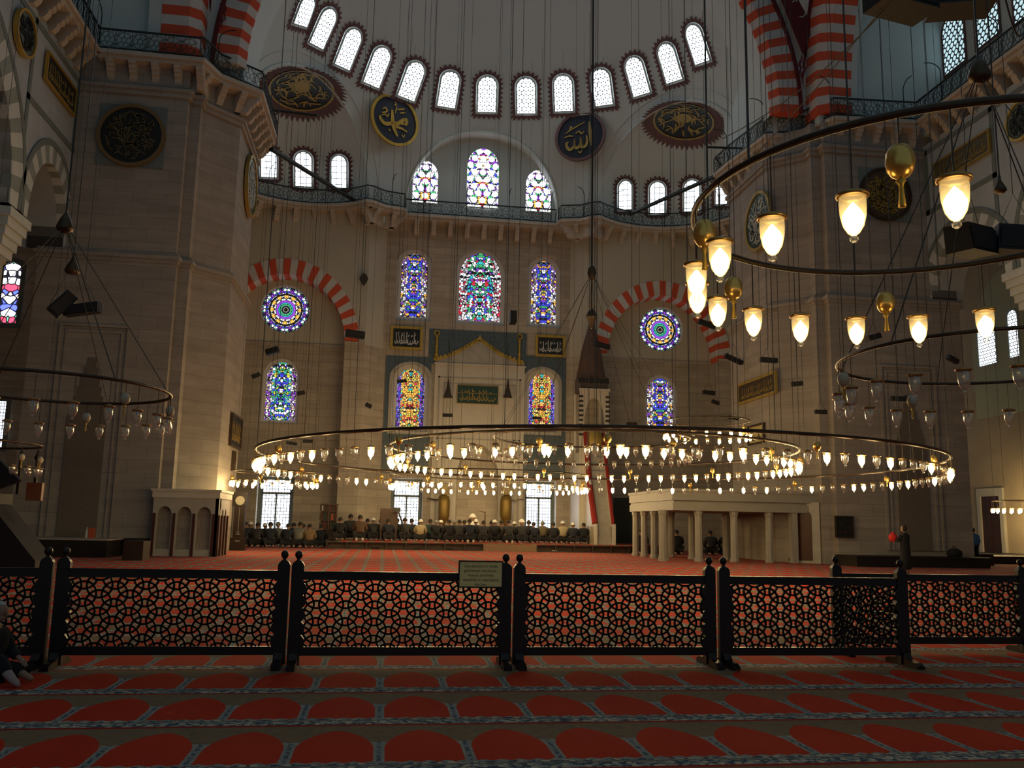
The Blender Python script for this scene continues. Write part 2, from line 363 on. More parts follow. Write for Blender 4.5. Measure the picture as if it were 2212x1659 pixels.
for kind, x0, y0, x1, y1, pm, lab, pt in MID:
    cx, wd, z0, hh = wpx(x0, y0, x1, y1, YC + .35)
    if kind == 'low': lp = [(-wd / 2, 0), (wd / 2, 0), (wd / 2, hh), (-wd / 2, hh)]; dp = .75; hlp = grow(lp, .16)
    else: lp = arch(wd, hh, hh - wd * (.62 if pt else .5), 9, pt); dp = .35; hlp = grow(lp, .27)
    holes.append(shift(hlp, cx - XC, z0)); later.append((lp, frame((cx, YC + dp - .05, z0), (0, -1, 0)), pm, lab, kind, wd, hh))
mb = MB(); triwall(mb, FC, [(-5.65, 0), (5.65, 0), (5.65, 20.0), (-5.65, 20.0)], holes, .76)
struct(mb.build('wall_back', STONE), 'middle bay of the stone qibla wall with stained windows')
for lp, M, pm, lab, kind, wd, hh in later:
    if kind == 'low':
        mull = [(-.05, .05, 0, hh * .68), (-wd / 2, wd / 2, hh * .66, hh * .71), (-wd / 2, -wd / 2 + .06, 0, hh), (wd / 2 - .06, wd / 2, 0, hh)]
        window(lp, M, pm, lab, .2, BORD, .05, mull=mull)
    else: window(lp, M, pm, lab, .3, proud=.03)
def side_bay(sg, nm):
    mx = (lambda x: x) if sg < 0 else mir
    px = dict(rose=(566, 621, 669, 719), low=(575, 783, 640, 908), gnd=(562, 1036, 627, 1142)) if sg < 0 else dict(rose=(1380, 669, 1470, 757), low=(1397, 818, 1453, 924), gnd=None)
    cxa = -6.1 if sg < 0 else 16.45
    M = frame((cxa, YB, 0), (0, -1, 0)); hwA = 3.5
    op = arch(2 * hwA, 15.45, 11.5, 14, .35)
    L, R = (-4.6 - 2.6, mx(-1.45) - cxa) if sg < 0 else (mx(-1.45) - cxa, 4.6 + 2.6)
    mb = MB(); triwall(mb, M, [(L, 11.5), (-hwA, 11.5)] + op[3:-1][::-1] + [(hwA, 11.5), (R, 11.5), (R, 19.44), (L, 19.44)], [], 0)
    struct(mb.build('wall_%s_bay_upper' % nm, PLOW), 'cream plaster wall above the red and white arch, %s bay' % nm)
    mb = MB()
    for a, c in ((L, -hwA), (hwA, R)): mb.M = M; mb.box(a, c, -.0001, 11.5, -1.3, 0)
    mb.M = None
    struct(mb.build('wall_%s_bay_piers' % nm, STONE), 'stone jambs either side of the %s arched bay' % nm)
    # the recess inside the arch
    YRR = YB + 1.25; MR = frame((cxa, YRR, 0), (0, -1, 0)); holes = []; later = []
    for k in ('rose', 'low', 'gnd'):
        if not px[k]: continue
        cx, wd, z0, hh = wpx(*px[k], YRR + .3)
        if k == 'rose': lp = circ2(wd / 2, 40); z0 += hh / 2; dp = .3; hl = grow(lp, .05)
        elif k == 'low': lp = arch(wd, hh, hh - wd * .55, 9, .3); dp = .3; hl = grow(lp, .2)
        else: lp = [(-wd / 2, 0), (wd / 2, 0), (wd / 2, hh), (-wd / 2, hh)]; dp = .75; hl = grow(lp, .18)
        holes.append(shift(hl, cx - cxa, z0)); later.append((k, lp, cx, z0, dp, wd, hh))
    up = [h for h, l in zip(holes, later) if l[0] == 'rose']; lo = [h for h, l in zip(holes, later) if l[0] != 'rose']
    mb = MB(); triwall(mb, MR, [(-hwA - .1, 11.5), (hwA + .1, 11.5), (hwA + .1, 15.8), (-hwA - .1, 15.8)], up, .32)
    struct(mb.build('wall_%s_bay_tympanum' % nm, PLOW), 'plaster wall with the round stained window, %s bay' % nm)
    mb = MB(); triwall(mb, MR, [(-hwA - .1, 0), (hwA + .1, 0), (hwA + .1, 11.5), (-hwA - .1, 11.5)], lo, .76)
    struct(mb.build('wall_%s_bay_lower' % nm, STONE), 'stone lower wall of the %s arched bay' % nm)
    for k, lp, cx, z0, dp, wd, hh in later:
        Mw = frame((cx, YRR + dp - .05, z0), (0, -1, 0))
        if k == 'rose': window(lp, Mw, P_ROSE, 'round stained rosette window in the %s arched bay' % nm, .1)
        elif k == 'low': window(lp, Mw, P_AQUA if sg < 0 else P_BLUE, 'arched stained window below the %s rosette' % nm, .22)
        else: window(lp, Mw, P_LOW, 'brightest grilled floor-level window in the left bay', .22, BORD, .05, mull=[(-.05, .05, 0, hh * .72), (-wd / 2, wd / 2, hh * .70, hh * .75), (-wd / 2, -wd / 2 + .07, 0, hh), (wd / 2 - .07, wd / 2, 0, hh)])
    # red and white voussoirs
    mb = MB(M); inn = op[2:]; K = 33
    def at(lp, s):
        Ls = [0]
        for i in range(len(lp) - 1): Ls.append(Ls[-1] + math.dist(lp[i], lp[i + 1]))
        s *= Ls[-1]
        for i in range(len(lp) - 1):
            if s <= Ls[i + 1] + 1e-9: f = (s - Ls[i]) / max(1e-9, Ls[i + 1] - Ls[i]); return (lp[i][0] + (lp[i + 1][0] - lp[i][0]) * f, lp[i][1] + (lp[i + 1][1] - lp[i][1]) * f)
        return lp[-1]
    out = [(x * (1 + .82 / hwA), 11.5 + (y - 11.5) * (1 + .95 / 4.0)) for x, y in inn]
    for i in range(K):
        a, c = i / K, (i + 1) / K; q = [at(inn, a), at(inn, c), at(out, c), at(out, a)]; mb.prism(q, -1.26, .035, 0 if i % 2 == 0 else 1)
    struct(mb.build('trim_%s_bay_arch' % nm, [VRED, VWHT]), 'red and white striped arch round the %s rosette' % nm, 'trim')
    mb = MB()
    for a, c, yy in ((cxa + L, cxa - hwA, YB), (cxa + hwA, cxa + R, YB), (cxa - hwA, cxa + hwA, YRR)): mb.box(a, c, yy - .12, yy + .05, 11.4, 11.62); mb.box(a, c, yy - .07, yy + .05, 11.25, 11.4)
    struct(mb.build('trim_%s_bay_string_course' % nm, STONE), 'stone string course across the %s bay' % nm, 'trim')
    # splayed face between the side bay and the middle bay
    x0, x1 = mx(-1.45), mx(-.45); mb = MB(); mb.prism([(x0, YB), (x1, YC), (x1, YC + 1), (x0, YC + 1)][::(1 if sg < 0 else -1)], 0, 11.5, 0); mb.prism([(x0, YB), (x1, YC), (x1, YC + 1), (x0, YC + 1)][::(1 if sg < 0 else -1)], 11.5, 19.2, 1)
    struct(mb.build('wall_%s_splay' % nm, [STONE, PLOW]), 'splayed wall strip between middle bay and %s bay' % nm)
side_bay(-1, 'left'); side_bay(1, 'right')
# aisle ends beyond the piers
mb = MB(); mb.box(-30, -13.2, 51.7, 52.2, 0, 24); struct(mb.build('wall_left_aisle_end', STONE), 'dim end wall of the left aisle')
cx, wd, z0, hh = wpx(4, 566, 41, 699, 51.6); window(arch(wd, hh, hh - wd * .5), frame((cx, 51.62, z0), (0, -1, 0)), stained('stained_aisle', [WH, WH, WH, RE, GR, BL], [WH, BL, WH], .7, E_WHITE * .6, 2.6, .2, 5.), 'narrow coloured aisle window at the far left edge', .25, BORD)
cx, wd, z0, hh = wpx(-50, 866, 9, 965, 51.6); window([(-wd / 2, 0), (wd / 2, 0), (wd / 2, hh), (-wd / 2, hh)], frame((cx, 51.62, z0), (0, -1, 0)), P_LOW, 'bluish aisle window cut by the left edge below the coloured one', .25, BORD)
# ------------------------------------------------------------------ half dome with two exedras and the arched tympanum over the middle bay
DC, DR = Vector((XC, 38.5, 19.6)), 12.97
EL, ER_, EXR = Vector((-5.0, 45.5, 19.8)), Vector((mir(-5.0), 45.5, 19.8)), 5.25
YT = 51.35; zap = PS(1041, 284, DC, DR).z; TB = 4.6; TZ = zap - TB
def span_sphere(o, d, c, r):
    oc = o - c; bb = oc.dot(d); q = bb * bb - oc.dot(oc) + r * r
    if q <= 0: return None
    q = math.sqrt(q); return -bb - q, -bb + q
def span_barrel(o, d):
    a = d.x * d.x + d.z * d.z; ox, oz = o.x - XC, o.z - TZ; bb = ox * d.x + oz * d.z; c = ox * ox + oz * oz - TB * TB
    if a < 1e-9: t0, t1 = 0.0, 1e9
    else:
        q = bb * bb - a * c
        if q <= 0: return None
        q = math.sqrt(q); t0, t1 = (-bb - q) / a, (-bb + q) / a
    if d.y > 1e-6: t1 = min(t1, (YT - o.y) / d.y)
    return (t0, t1) if t1 > t0 else None
def dome_exit(d):
    t = span_sphere(DC, d, DC, DR)[1]
    for sp in (span_sphere(DC, d, EL, EXR), span_sphere(DC, d, ER_, EXR), span_barrel(DC, d)):
        if sp and sp[0] <= t < sp[1]: t = sp[1]
    return t
mb = MB(); NA, NE = 330, 100; vs = []
for j in range(NE + 1):
    el = math.radians(89.9 * (j / NE)) if j else 0
    for i in range(NA + 1):
        az = math.radians(-98 + 196 * i / NA); d = Vector((math.cos(el) * math.sin(az), math.cos(el) * math.cos(az), math.sin(el))); p = DC + d * dome_exit(d); vs.append(tuple(p))
base = len(vs)
for i in range(NA + 1): vs.append((vs[i][0], vs[i][1], 19.3))
W1 = NA + 1; fs = [(j * W1 + i, j * W1 + i + 1, (j + 1) * W1 + i + 1, (j + 1) * W1 + i) for j in range(NE) for i in range(NA)] + [(base + i, base + i + 1, i + 1, i) for i in range(NA)]
mb.add(vs, fs); dome = mb.build('ceiling_half_dome', PLAST); struct(dome, 'pale plastered half dome with exedras over the qibla end', 'ceiling')
dome.data.polygons.foreach_set('use_smooth', [True] * len(dome.data.polygons)); dome.data.set_sharp_from_angle(angle=math.radians(28))
def ring_arch(c, r, nm, lab):
    D = (c - DC).length; n = (c - DC) / D; a = (D * D + DR * DR - r * r) / (2 * D); h = math.sqrt(DR * DR - a * a); mm = DC + n * a; e1 = n.cross(Vector((0, 0, 1))).normalized(); e2 = e1.cross(n)
    if e2.z < 0: e2 = -e2
    for k, (rr, rad) in enumerate(((0, .10), (.75, .035))):
        pts = [mm + (h + rr) * (math.cos(t) * e1 + math.sin(t) * e2) for t in [math.radians(-4 + 188 * i / 60) for i in range(61)]]
        pts = [DC + (p - DC).normalized() * (DR - .01) for p in pts]; pts = [p for p in pts if p.z > 19.4]
        mb = MB(); mb.tube(pts, rad, 6); struct(mb.build('trim_%s_%s' % (nm, 'arris' if k == 0 else 'line'), PLAST), '%s %s' % ('moulded edge of' if k == 0 else 'thin painted line round', lab), 'trim')
ring_arch(EL, EXR, 'left_exedra', 'the left exedra arch'); ring_arch(ER_, EXR, 'right_exedra', 'the right exedra arch')
mb = MB(); pts = []
for i in range(61):
    t = math.radians(2 + 176 * i / 60); x_, z_ = XC + TB * math.cos(t), TZ + TB * math.sin(t); q = DR * DR - (x_ - DC.x) ** 2 - (z_ - DC.z) ** 2
    if q > 0 and z_ > 19.5: pts.append((x_, min(DC.y + math.sqrt(q), YT), z_))
mb.tube(pts, .07, 6); struct(mb.build('trim_tympanum_arris', PLAST), 'moulded edge of the shallow arch over the three coloured windows', 'trim')
# windows of the half dome: thirteen in a ring
for i, (bx, by, tx, ty, wp) in enumerate([(646, 52, 668, -8, 38), (681, 97, 715, 20, 43), (737, 143, 768, 64, 45), (800, 182, 830, 104, 46), (876, 211, 903, 136, 45), (963, 230, 975, 155, 44), (1051, 241, 1053, 166, 43), (1137, 244, 1136, 169, 43), (1219, 239, 1216, 163, 43), (1306, 226, 1296, 150, 43), (1388, 203, 1366, 125, 43), (1459, 174, 1436, 95, 44), (1520, 133, 1495, 54, 44)]):
    pb, pt_ = PS(bx, by, DC, DR), PS(tx, ty, DC, DR); upv = (pt_ - pb); hh = upv.length; nrm = (DC - (pb + pt_) / 2); dist = (pb - EYE).length
    nrm = nrm - upv * (nrm.dot(upv) / upv.length_squared); lat = upv.normalized().cross(nrm.normalized()); vd = (pb - EYE).normalized()
    wd = max(.8, min(1.3, wp * dist / FPX / max(.45, math.sqrt(max(0, 1 - lat.dot(vd) ** 2))) * .86)); wd = 1.06
    M = frame(pb + nrm.normalized() * .07, nrm, upv)
    window(arch(wd, hh, hh - wd * .5), M, P_DOME, 'arched honeycomb window of the half dome ring, %s' % ['furthest left, cut by the top edge', 'second from the left', 'third from the left', 'fourth from the left, over the navy roundel', 'fifth from the left', 'sixth from the left', 'the one above the middle coloured window', 'just right of the ring centre', 'fifth from the right end', 'fourth from the right end, crossed by the big chain', 'third from the right end', 'second from the right end', 'furthest right'][i], .09, PLAST, .05, True)
# windows of the exedras and of the tympanum
for (x0, y0, x1, y1, c, lab) in [(562, 322, 597, 382, EL, 'left exedra window nearest the pier'), (638, 329, 673, 402, EL, 'left exedra window crossed by the long pole'), (718, 337, 749, 405, EL, 'left exedra window nearest the tympanum'),
                              (1334, 391, 1364, 452, ER_, 'right exedra window nearest the tympanum, greenish edge'), (1404, 394, 1435, 460, ER_, 'right exedra window second from the tympanum'), (1479, 390, 1511, 456, ER_, 'right exedra window behind the nearest hoop'), (1547, 384, 1577, 440, ER_, 'right exedra window closest to the right pier')]:
    xm = (x0 + x1) / 2; pb, pt_ = PS(xm, y1, c, EXR), PS(xm, y0, c, EXR); upv = pt_ - pb; nrm = c - (pb + pt_) / 2; M = frame(pb + nrm.normalized() * .08, nrm, upv)
    upv = pt_ - pb; window(arch(.92, upv.length, upv.length - .46), M, P_BOTTLE, 'small arched clear window, ' + lab, .07, PLAST, .05, True)
for (x0, y0, x1, y1, lab) in [(892, 348, 946, 438, 'left'), (1009, 321, 1077, 448, 'tall middle'), (1136, 368, 1190, 457, 'right')]:
    cx, wd, z0, hh = wpx(x0, y0, x1, y1, YT - .05); window(arch(wd, hh, hh - wd * .62, 9, .5), frame((cx, YT - .04, z0), (0, -1, 0)), P_WHC, '%s window of the three with big white rounds above the gallery' % lab, .06, PLAST, .04)
# medallions painted in the crowns of the exedras
def scroll(mb, rad, n, wdt, z0, z1, seed, cx=0.0, cy_=0.0, sx=1.0, sy=1.0, inner=.1):
    r_ = random.Random(seed)
    for _ in range(n):
        a = r_.uniform(0, 6.28); rr = rad * math.sqrt(r_.uniform(inner, .9)); px, py = rr * math.cos(a), rr * math.sin(a); h = r_.uniform(0, 6.28); k = r_.uniform(-5, 5) / rad; pts = []
        L = rad * r_.uniform(.35, .8)
        for i in range(9):
            if math.hypot(px, py) > rad * .93: break
            pts.append((cx + px * sx, cy_ + py * sy)); px += math.cos(h) * L / 8; py += math.sin(h) * L / 8; h += k * L / 8
        if len(pts) > 2: mb.stroke(pts, [wdt * (.35 + .65 * math.sin(math.pi * (i + .5) / len(pts))) for i in range(len(pts))], z0, z1)
for c, pxm, nm, rad in ((EL, (652, 185), 'left', 1.85), (ER_, (1478, 252), 'right', 1.85)):
    p = PS(*pxm, c, EXR); nrm = (c - p).normalized(); M = frame(p, nrm, Vector((0, 0, 1)) if abs(nrm.z) < .95 else (0, 1, 0))
    def bend(mb, inset):
        out = []
        for q in mb.v:
            w_ = M @ Vector(q); out.append(tuple(c + (w_ - c).normalized() * (EXR - inset - q[2])))
        mb.v = out
    def disc(mb, r0, r1, z_, n=64, rings=6, teeth=0.0):
        vs = []; fs = []
        for j in range(rings + 1):
            for i in range(n): a = 2 * math.pi * i / n; rr = r0 + (r1 + (teeth if (i % 2 and j == rings) else 0) - r0) * j / rings; vs.append((rr * math.cos(a), rr * math.sin(a), z_))
        for j in range(rings):
            for i in range(n): fs.append((j * n + i, (j + 1) * n + i, (j + 1) * n + (i + 1) % n, j * n + (i + 1) % n))
        mb.add(vs, fs)
    mb = MB(); disc(mb, 0, rad, 0); bend(mb, .06); o = mb.build('calligraphy_medallion', BLACKB); tag(o, 'black and gold round calligraphy medallion in the crown of the %s exedra' % nm, 'medallion', 'medallions of the exedra vaults')
    mb = MB(); disc(mb, rad * 1.02, rad * 1.3, 0, 96, 2, .42); bend(mb, .04); mb.build('painted_sunburst', BURST, o)
    mb = MB(); disc(mb, rad * .96, rad * 1.03, 0, 64, 1); disc(mb, 0, rad * .25, 0, 24, 2); scroll(mb, rad * .95, 60, .11, 0, .0, 5 if nm == 'left' else 8, inner=.08); bend(mb, .09); mb.build('gold_lettering', GOLD2, o)
# ------------------------------------------------------------------ the two great piers
PL = [(-13.4, 34.8), (-8.45, 34.8), (-8.45, 35.25), (-8.05, 35.25), (-8.05, 35.75), (-6.75, 37.0), (-6.75, 41.6), (-8.0, 42.8), (-13.4, 42.8)]
PR = [(24.8, 34.8), (24.8, 42.8), (18.4, 42.8), (17.1, 41.6), (17.1, 37.0), (18.4, 35.75), (18.4, 35.25), (18.8, 35.25), (18.8, 34.8)]
ZM = 11.35
for nm, P in (('left', PL), ('right', PR)):
    mb = MB(); mb.prism(offset(P, -.07), 0, ZM); mb.prism(P, ZM, 19.6); struct(mb.build('wall_%s_pier' % nm, PIER), 'great stone pier with stepped corners carrying the %s gallery corner' % nm, 'pier')
    mb = MB()
    for d, a, c in ((-.20, ZM - .05, ZM + .1), (-.13, ZM - .2, ZM - .05), (-.12, ZM + .1, ZM + .2), (-.18, 18.25, 18.4), (-.10, 18.05, 18.25)): mb.prism(offset(P, d), a, c)
    struct(mb.build('trim_%s_pier_moulding' % nm, PIER), 'stone mouldings round the %s pier' % nm, 'trim')
# pier tops behind the gallery, and the side walls under the lateral arches
for nm, x0, x1, xs in (('left', -15.5, -8.3, -15.4), ('right', 18.7, 26.0, 25.0)):
    mb = MB(); mb.box(x0, x1, 34.95, 37.2, 19.5, 36); mb.box(x0 if nm == 'left' else 17.3, -7.0 if nm == 'left' else x1, 36.6, 42.5, 19.5, 36)
    struct(mb.build('wall_%s_pier_head' % nm, PLAST), 'plain plastered wall above the %s pier gallery' % nm)
    mb = MB(); mb.box(min(xs, xs - .4 if nm == 'left' else xs), max(xs, xs + .4), -8, 35.2, 18.6, 36); struct(mb.build('wall_%s_tympanum' % nm, PLAST), 'plastered tympanum wall above the %s arcade gallery' % nm)
for (x0, y0, x1, y1, lab) in [(2042, 22, 2088, 158, 'dim honeycomb window in the right tympanum, nearest the pier'), (2110, -70, 2162, 100, 'dim honeycomb window in the right tympanum, second, behind a cable'), (2192, -140, 2260, 40, 'dim honeycomb window in the right tympanum, cut by the right edge')]:
    pb, pt_ = PX((x0 + x1) / 2, y1 - 12, 25.0), PX((x0 + x1) / 2, y0, 25.0); hh = pt_.z - pb.z; wd = abs(PX(x0, y1, 25).y - PX(x1, y1, 25).y); window(arch(wd, hh, hh - wd * .5), frame((24.97, pb.y, pb.z), (-1, 0, 0)), P_TYMP, lab, .1, BURST, .03)
# great arches
def voussoirs(nm, lab, c, Ri, Ro, axis, d0, d1, a0, a1, n, wst):
    mb = MB(); N_ = 60
    for i in range(n):
        t0, t1 = [math.radians(a0 + (a1 - a0) * k / n) for k in (i, i + 1)]
        def P(r, t, d): return (c[0] + r * math.cos(t), d, c[1] + r * math.sin(t)) if axis == 'y' else (d, c[0] + r * math.cos(t), c[1] + r * math.sin(t))
        s_ = 1 if d1 > d0 else -1; dm = d0 + s_ * wst
        prof = [(Ri, d0 + s_ * .42), (Ri + .3, d0), (Ro, d0), (Ro, dm), (Ri, dm)]
        vs = [P(r, t, d) for t in (t0, t1) for r, d in prof]; k = len(prof)
        mb.add(vs, [tuple(range(k)), tuple(range(k, 2 * k))[::-1]] + [(j, k + j, k + (j + 1) % k, (j + 1) % k) for j in range(k)], i % 2)
    def P(r, t, d): return (c[0] + r * math.cos(t), d, c[1] + r * math.sin(t)) if axis == 'y' else (d, c[0] + r * math.cos(t), c[1] + r * math.sin(t))
    dm = d0 + (wst if d1 > d0 else -wst)
    for i in range(N_):
        t0, t1 = [math.radians(a0 + (a1 - a0) * k / N_) for k in (i, i + 1)]; mb.add([P(Ri + .02, t0, dm), P(Ri + .02, t1, dm), P(Ri + .02, t1, d1), P(Ri + .02, t0, d1)], [(0, 1, 2, 3)], 2)
    struct(mb.build('trim_' + nm, [VRED, VWHT, PLAST]), lab, 'arch')
voussoirs('front_great_arch', 'great red and white striped arch opening to the half dome', (XC, 20.3), 11.75, 13.0, 'y', 35.75, 38.6, 0, 180, 96, .5)
voussoirs('left_great_arch', 'red and white striped side arch rising from the left pier', (23.3, 20.3), 11.3, 12.7, 'x', -8.2, -10.2, -2, 100, 50, 1.5)
voussoirs('right_great_arch', 'red and white striped side arch rising from the right pier', (23.3, 20.3), 11.3, 12.7, 'x', 18.6, 20.4, -2, 100, 50, 1.5)
for nm, sg in (('left', -1), ('right', 1)):              # pendentive and its dark red edging lines
    cx, cyy, rr = XC, 23.3, 16.55; mb = MB(); vs = []; NZ, NN = 24, 8
    for j in range(NZ + 1):
        dz = 11.5 * j / NZ; xf = XC + sg * math.sqrt(max(.01, 12.95 ** 2 - dz * dz)); yb = 23.3 + math.sqrt(max(.01, 12.65 ** 2 - dz * dz)); xs_ = 18.7 if sg > 0 else mir(18.7)
        for i in range(NN + 1):
            f_ = i / NN; vs.append((xf + (xs_ - xf) * f_, 35.8 + (yb - 35.8) * f_ + .25 * (j / NZ) * math.sin(math.pi * f_), 20.3 + dz))
    mb.add(vs, [(j * (NN + 1) + i, j * (NN + 1) + i + 1, (j + 1) * (NN + 1) + i + 1, (j + 1) * (NN + 1) + i) for j in range(NZ) for i in range(NN)]); struct(mb.build('ceiling_%s_pendentive' % nm, PLAST), 'plain plastered pendentive between the two striped arches above the %s pier' % nm, 'ceiling')
    sx = (lambda x: x) if sg > 0 else mir
    mb = MB()
    front = [(XC + sg * 13.06 * math.cos(t), 35.7, 20.3 + 13.06 * math.sin(t)) for t in [math.radians(70 * i / 40) for i in range(41)]]
    side = [(sx(18.55), 23.3 + 12.78 * math.cos(t), 20.3 + 12.78 * math.sin(t)) for t in [math.radians(70 * i / 40) for i in range(41)]]
    mb.tube(front, .1, 6); mb.tube(side, .1, 6); struct(mb.build('trim_%s_pendentive_lines' % nm, DRED), 'dark red painted lines edging the %s pendentive' % nm, 'trim')
def pendant(px, py, Y, sc, lab):
    p = PY(px, py, Y); M = frame(p, (-p.x * .3, -1, -.1)); mb = MB(M)
    for a in range(3):
        s_ = [(.0, .55), (.3, .3), (.12, 0), (.32, -.25), (.05, -.6), (0, -1.0)]
        for sg in (-1, 1): mb.stroke(smoothpts([(sg * x * sc * (1 - .28 * a), y * sc * (1 - .2 * a)) for x, y in s_], 4), .05 * sc, 0, .02)
    mb.prism(shift(circ2(.06 * sc, 10, .6, 1.8), 0, .6 * sc), 0, .02); tag(mb.build('painted_pendant', DRED), lab, 'painted ornament', 'painted pendants of the pendentives')
pendant(481, 25, 35.3, .75, 'dark painted arabesque pendant on the left pendentive'); pendant(1733, 145, 35.3, .85, 'dark painted arabesque pendant hanging from a red spandrel point on the right')
p = [PY(x_, y_, 35.25) for x_, y_ in ((1676, -30), (1786, -30), (1735, 118))]
mb = MB(); n_ = Vector((0, .04, 0)); mb.add([*p, *(q + n_ for q in p)], [(0, 2, 1), (3, 4, 5), (0, 1, 4, 3), (1, 2, 5, 4), (2, 0, 3, 5)]); o = mb.build('painted_spandrel', DRED); tag(o, 'dark red painted triangle with pale scrolls pointing down between the right striped arches', 'painted ornament')
ctr = (p[0] + p[1] + p[2]) / 3; M = frame(ctr + Vector((0, -.03, .4)), (0, -1, 0)); mb = MB(M); scroll(mb, .95, 26, .05, 0, .01, 4, sx=.6); mb.build('pale_scrollwork', VPAL, o)
# ------------------------------------------------------------------ side arcades
def arcade(sg):
    nm = 'left' if sg < 0 else 'right'; xp = -12.6 if sg < 0 else 23.6; M = frame((xp, 0, 0), (-sg, 0, 0)); u = (lambda Y: Y) if sg < 0 else (lambda Y: -Y)
    A1, A2 = (31.15, 34.78) if sg < 0 else (30.0, 34.78)
    B1, B2, BZ = (16.6, 29.7, 17.0) if sg < 0 else (15.4, 28.5, 17.0)
    ZS = 11.5 if sg < 0 else 11.2
    def ar(a, b_, h, n=12): return [((a + b_) / 2 + (b_ - a) / 2 * x, ZS + (h - ZS) * y) for x, y in [(math.cos(math.pi * i / (2 * n)) , math.sin(math.pi * i / (2 * n)) ** .92) for i in range(2 * n + 1)]]
    small, big = ar(A1, A2, 14.15 if sg < 0 else 13.95), ar(B1, B2, BZ)
    outer = [(34.8, 18.7), (-8, 18.7), (-8, ZS), (B1, ZS)] + big[::-1][1:-1] + [(B2, ZS), (A1, ZS)] + small[::-1][1:-1] + [(34.78, ZS), (34.8, ZS)]
    lp = [(u(a), c) for a, c in outer]
    mb = MB(); triwall(mb, M, lp, [], 1.5, 0, True); struct(mb.build('wall_%s_arcade' % nm, PANB), 'pale blue marble arcade wall over the %s aisle' % nm)
    for k, (ps, a, b_, h, cnt) in enumerate(((small, A1, A2, 14.1, 19), (big, B1, B2, BZ, 41))):
        mb = MB(M); c = (a + b_) / 2; hw_ = (b_ - a) / 2; wd = .62 if k == 0 else .9
        def o_(p, d): return (u(c + (p[0] - c) * (1 + d / hw_)), ZS + (p[1] - ZS) * (1 + d / (h - ZS)))
        N = len(ps) - 1
        def pt(s):
            f = s * N; i = min(int(f), N - 1); f -= i; return (ps[i][0] * (1 - f) + ps[i + 1][0] * f, ps[i][1] * (1 - f) + ps[i + 1][1] * f)
        for i in range(cnt):
            p0, p1 = pt(i / cnt), pt((i + 1) / cnt); q = [o_(p0, 0), o_(p1, 0), o_(p1, wd), o_(p0, wd)]
            if max(abs(x) for x, y in q) > 34.9 and k == 0: q = [(math.copysign(min(abs(x), 34.82), x), y) for x, y in q]
            mb.prism(q if sg < 0 else q[::-1], -.3, .04, i % 2)
        for i in range(N):
            q = [o_(ps[i], wd), o_(ps[i + 1], wd), o_(ps[i + 1], wd + .22), o_(ps[i], wd + .22)]; q = [(math.copysign(min(abs(x), 34.82), x), y) for x, y in q] if k == 0 else q
            mb.prism(q if sg < 0 else q[::-1], -.1, .06, 2)
        struct(mb.build('trim_%s_arcade_%s_arch' % (nm, 'small' if k == 0 else 'big'), [VPAL, VGRN, BORD]), '%s grey-green and white striped arch of the %s arcade' % ('small' if k == 0 else 'large', nm), 'arch')
    mb = MB(M)                                            # border strips of the marble panels
    for a, c, z0, z1 in ((30.15, 34.75, 18.2, 18.42), (30.15, 34.75, 15.4, 15.62), (30.15, 30.37, 11.8, 18.4), (34.5, 34.75, 15.4, 18.4), (-8, 30.3, 18.2, 18.42)):
        a, c = sorted((u(a), u(c))); mb.box(a, c, z0, z1, -.02, .035)
    struct(mb.build('trim_%s_arcade_borders' % nm, BORD), 'grey border bands on the %s arcade wall' % nm, 'trim')
    x0, x1 = (xp - 1.5, xp + .1) if sg < 0 else (xp - .1, xp + 1.5); yc = (A1 + B2) / 2
    mb = MB(); mb.lathe([(.42, 0), (.42, 9.6), (.5, 9.7), (.5, 9.85)], 20, ((x0 + x1) / 2, yc, 0))
    struct(mb.build('wall_%s_arcade_column' % nm, MARB2), 'round column carrying the %s arcade' % nm, 'column')
    mb = MB()
    for i in range(5): h = .5 + .09 * i; mb.box((x0 + x1) / 2 - h, (x0 + x1) / 2 + h, yc - h, yc + h, 9.85 + .3 * i, 10.15 + .3 * i)
    struct(mb.build('trim_%s_arcade_capital' % nm, VPAL), 'stepped stone capital of the %s arcade column' % nm, 'capital')
    # striped face of the pier inside the small arch
    mb = MB(); xa, xb = (-13.9, xp - .02) if sg < 0 else (xp + .02, 24.75)
    for i in range(14): mb.box(xa, xb, 34.7, 34.85, ZS + .45 * i, ZS + .45 * (i + 1) if i < 13 else 18.6, i % 2)
    struct(mb.build('wall_%s_striped_respond' % nm, [VBLK, plain('stripe_grey', (.12, .12, .12), .8)]), 'dark striped masonry seen through the small arch, %s' % nm)
arcade(-1); arcade(1)
mb = MB(); mb.box(-24.6, -24, -8, 52, 0, 24); struct(mb.build('wall_left_outer', STONE), 'outer wall of the left aisle')
mb = MB(); mb.box(-24.6, -12.7, -8, 52, 19.2, 19.5); mb.box(23.7, 40, -8, 52, 19.2, 19.5); struct(mb.build('ceiling_aisles', PLAST), 'dim vaults over the aisles', 'ceiling')
